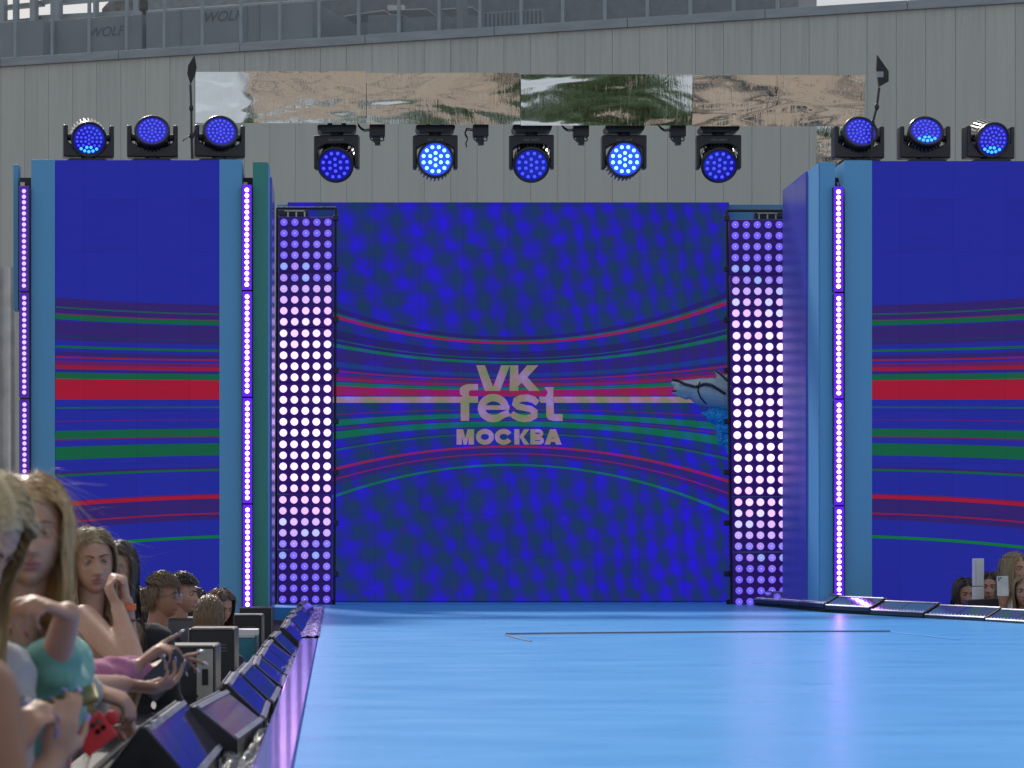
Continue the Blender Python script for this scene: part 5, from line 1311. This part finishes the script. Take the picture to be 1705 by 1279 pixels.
MB().ell(hp3(-.074, -.008, -.055), (.010, .006, .016)).build('earring', simple('amber_earring', (.6, .25, .03), .25, metal=.4), t3, smooth=True)
# P4 ------------------------------------------------------------------------------
person('dark haired woman half hidden behind the cheek-leaning girl', 193, 950, 10.6, yaw=-8, hair='dark', hlen=.40, hn=2600, top='black', res=(110, 90), hw=.004, group=FRONT, seed=12, part=0, vol=.8, fly=.03)
# three more whose arms reach past --------------------------------------------------
# pink sleeved pointing hand
tp_, Op, _, _ = person('person in a pink wool sleeve pointing at a phone, hidden behind the blonde girls', 62, 905, 7.3, hair='brown', hlen=.35, hn=700, top='pink', vox=.007, res=(48, 36), hw=.006, group=FRONT, seed=21, body_yaw=60, yaw=50, skin='rosy', nail=(.72, .72, .85),
    arms=[dict(s=1, el=P(120, 1128, 7.2), wr=P(240, 1120, 7.5), d=(.74, .12, .34), n=(.25, .1, -.95), c=[4, 18, 26, 34], th=-.6, side=-1, sl=.97, fat=.86, spread=1.4),
          dict(s=-1, el=P(92, 1150, 6.9), wr=P(226, 1112, 7.25), d=(.70, .2, .62), n=(.5, .1, -.7), c=[6, 40, 52, 60], th=.2, side=1, sl=.93, fat=.86)])
MB().ell(P(271, 1093, 7.4) - Op, (.009, .009, .009)).build('ring', STEEL, tp_, smooth=True)
# watch hand holding the black phone
tw_, Ow, _, _ = person('bare-armed person with a dark wristwatch holding a black phone over the barrier', 36, 915, 6.7, hair='dark', hlen=.3, hn=600, top='white', vox=.007, res=(48, 36), hw=.006, group=FRONT, seed=22, body_yaw=60, yaw=50, skin='rosy', nail=(.22, .20, .42),
    arms=[dict(s=1, el=P(118, 1152, 6.6), wr=P(206, 1140, 7.0), d=(.80, .1, -.10), n=(.1, .25, .95), c=[26, 30, 36, 42], th=.4, side=-1, sl=.42, spread=1.5, hs=1.08)])
band(tw_, P(190, 1142, 6.95), P(206, 1140, 7.0) - P(118, 1152, 6.6), .030, .014, BLACK, 'watch_strap', Ow)
MB().lathe([(.018, 0), (.018, .008), (.014, .010)], 20, M=Matrix.Translation(P(190, 1131, 6.94) - Ow)).build('watch_case', GRIM, tw_)
phone('black phone held between the watch hand and the pointing hand', P(274, 1124, 7.25), (.62, .30, .62), (.55, -.8, .2), (.072, .145, .009), BLACKP, bumps=False)
# beige sleeve, folded hands
tb_, Ob, _, _ = person('person in a beige fleece with folded hands resting on the barrier', 22, 925, 6.2, hair='brown', hlen=.3, hn=600, top='beige', vox=.007, res=(48, 36), hw=.006, group=FRONT, seed=23, body_yaw=60, yaw=50, skin='rosy',
    arms=[dict(s=1, el=P(85, 1175, 6.0), wr=P(160, 1165, 6.2), d=(.55, .1, -.2), n=(-.2, .4, -.8), c=[52, 58, 62, 66], th=.6, side=-1, sl=.97, fat=1.2),
          dict(s=-1, el=P(70, 1170, 5.7), wr=P(150, 1148, 6.05), d=(.75, .1, -.25), n=(.2, .3, -.9), c=[38, 46, 52, 58], th=.4, side=1, sl=.93, fat=.95)])
phone('phone in a gold edged case held by the nearest blonde girl', P(100, 1172, 5.12), (.94, .10, .30), (-.25, -.35, .9), (.075, .15, .010), simple('olive_gold_case', (.30, .27, .12), .3, metal=.6), scr=DARKLENS, bumps=False)
MB_r = MB().ell((0, 0, 0), (.012, .010, .012)).build('ring', STEEL, t1, smooth=True); MB_r.location = P(44, 1168, 5.0) - O1
t = phone('phone in a bright red case with twin lenses hanging low above the nearest light bar', P(157, 1222, 5.35), (.55, .1, .42), (.15, -.95, .35), (.062, .075, .012), simple('red_silicone_case', (.75, .03, .04), .45), bumps=False)
for k in range(2):
    for j in range(2): MB().tube((-.014 + k * .016, .008 + j * .014, .005), (-.014 + k * .016, .008 + j * .014, .0085), .0055, n=14).build('camera_lens', DARKLENS, t)
MB().ell((-.005, .048, 0), (.015, .015, .006)).build('case_ear', simple('red_silicone_ear', (.6, .02, .03), .5), t, smooth=True)
# P0 : out of focus shoulder at the left edge ---------------------------------------
person('person whose blurred bare upper arm fills the bottom left corner', -300, 960, 2.7, hair='brown', hlen=.3, hn=400, top='black', bare=True, vox=.012, res=(48, 36), hw=.008, seed=31, skin='tan', yaw=40, body_yaw=-10,
    arms=[dict(s=1, sh=P(-40, 1160, 2.9), el=P(-5, 1330, 2.85), wr=P(20, 1500, 2.9), d=(.1, .1, -1), n=(-1, 0, 0), c=20, th=.3, side=1)])
# farther along the barrier -------------------------------------------------------
tt, OO, hq, Rq = person('boy with glasses and short brown hair in profile facing right', 270, 994, 15.2, yaw=74, pitch=-2, hair='brown', style='short', hlen=.065, hn=3200, top='black', male=True, res=(130, 110), hw=.0045, group=FAR, seed=41, smile=.8, hseg=7, skin='rosy', fly=.02, hs=1.04)
glasses_on(tt, hq, Rq, -.100, .002, 0, 'glasses', CLEARL, GRIM)
person('dark long haired person just left of the boy with glasses', 243, 1012, 15.9, yaw=150, hair='dark', hlen=.4, hn=900, top='black', res=(60, 48), hw=.007, group=FAR, seed=42)
tt, OO, hq, Rq = person('curly dark haired fan with sunglasses on the head behind the boy', 303, 990, 16.3, yaw=70, hair='dark', style='short', hlen=.06, hn=1500, top='navy', res=(80, 64), hw=.007, group=FAR, seed=43, male=True, wave=.5, hseg=6)
glasses_on(tt, hq, Rq, -.085, .085, .6, 'sunglasses', DARKLENS, BLACKP)
person('dark haired fan turned away between the boy and the sandy head', 322, 1008, 17.0, yaw=110, hair='dark', hlen=.3, hn=900, top='black', res=(60, 48), hw=.007, group=FAR, seed=44)
person('sandy haired fan seen from behind beside the grey lidded case', 348, 1026, 15.0, yaw=165, hair='brown', style='bun', hlen=.16, hn=1400, top='navy', res=(60, 48), hw=.006, group=FAR, seed=45, hs=.92)
tt, OO, hq, Rq = person('auburn haired woman with sunglasses pushed up and a red top', 365, 1010, 15.9, yaw=40, pitch=18, hair='auburn', hlen=.35, hn=1400, top='red', res=(90, 72), hw=.006, group=FAR, seed=46, skin='rosy', push=(.02, 0, 0), hs=.92)
glasses_on(tt, hq, Rq, -.070, .088, .8, 'sunglasses', DARKLENS, BLACKP)
# right side -------------------------------------------------------------------------
person('dark haired girl left of the white post peering over the light bars', 1606, 988, 23.4, yaw=6, pitch=8, hair='dark', hlen=.35, hn=1500, top='black', res=(110, 90), hw=.007, group=RT, seed=51, hs=1.16, skin='fair', vol=.8)
tt, OO, hq, Rq = person('woman with sunglasses on loose light brown hair at the right edge, facing right', 1688, 948, 22.8, yaw=32, pitch=0, hair='ash', hlen=.38, hn=2400, top='white', res=(120, 100), hw=.006, group=RT, seed=52, hs=1.18, fly=.10, wave=.08, vol=1.8, skin='fair')
glasses_on(tt, hq, Rq, -.055, .088, .9, 'sunglasses', DARKLENS, BLACKP)
tt, OO, hq, Rq = person('woman with a blonde bob holding up a white phone at the right edge', 1706, 985, 22.0, yaw=-14, hair='ash', hlen=.26, hn=2000, top='white', res=(110, 90), hw=.006, group=RT, seed=53, hs=1.12, vol=1.0, skin='fair',
    arms=[dict(s=-1, el=P(1668, 1035, 22.1), wr=P(1669, 1005, 22.0), d=(.05, -.1, 1), n=(-.2, 1, .1), c=[44, 48, 52, 56], th=.4, side=-1, sl=.5, hs=1.25)])
person('dark haired person mostly hidden behind the phone holder', 1650, 978, 23.8, yaw=-25, hair='dark', hlen=.35, hn=900, top='white', res=(60, 48), hw=.008, group=RT, seed=54, hs=1.15)
phone('white phone held upright by the right-hand fans', P(1669.5, 976, 21.85), (-.03, 0, 1), (.05, -1, .0), (.095, .165, .010), simple('white_phone_back', (.62, .64, .62), .25), bumps=True)
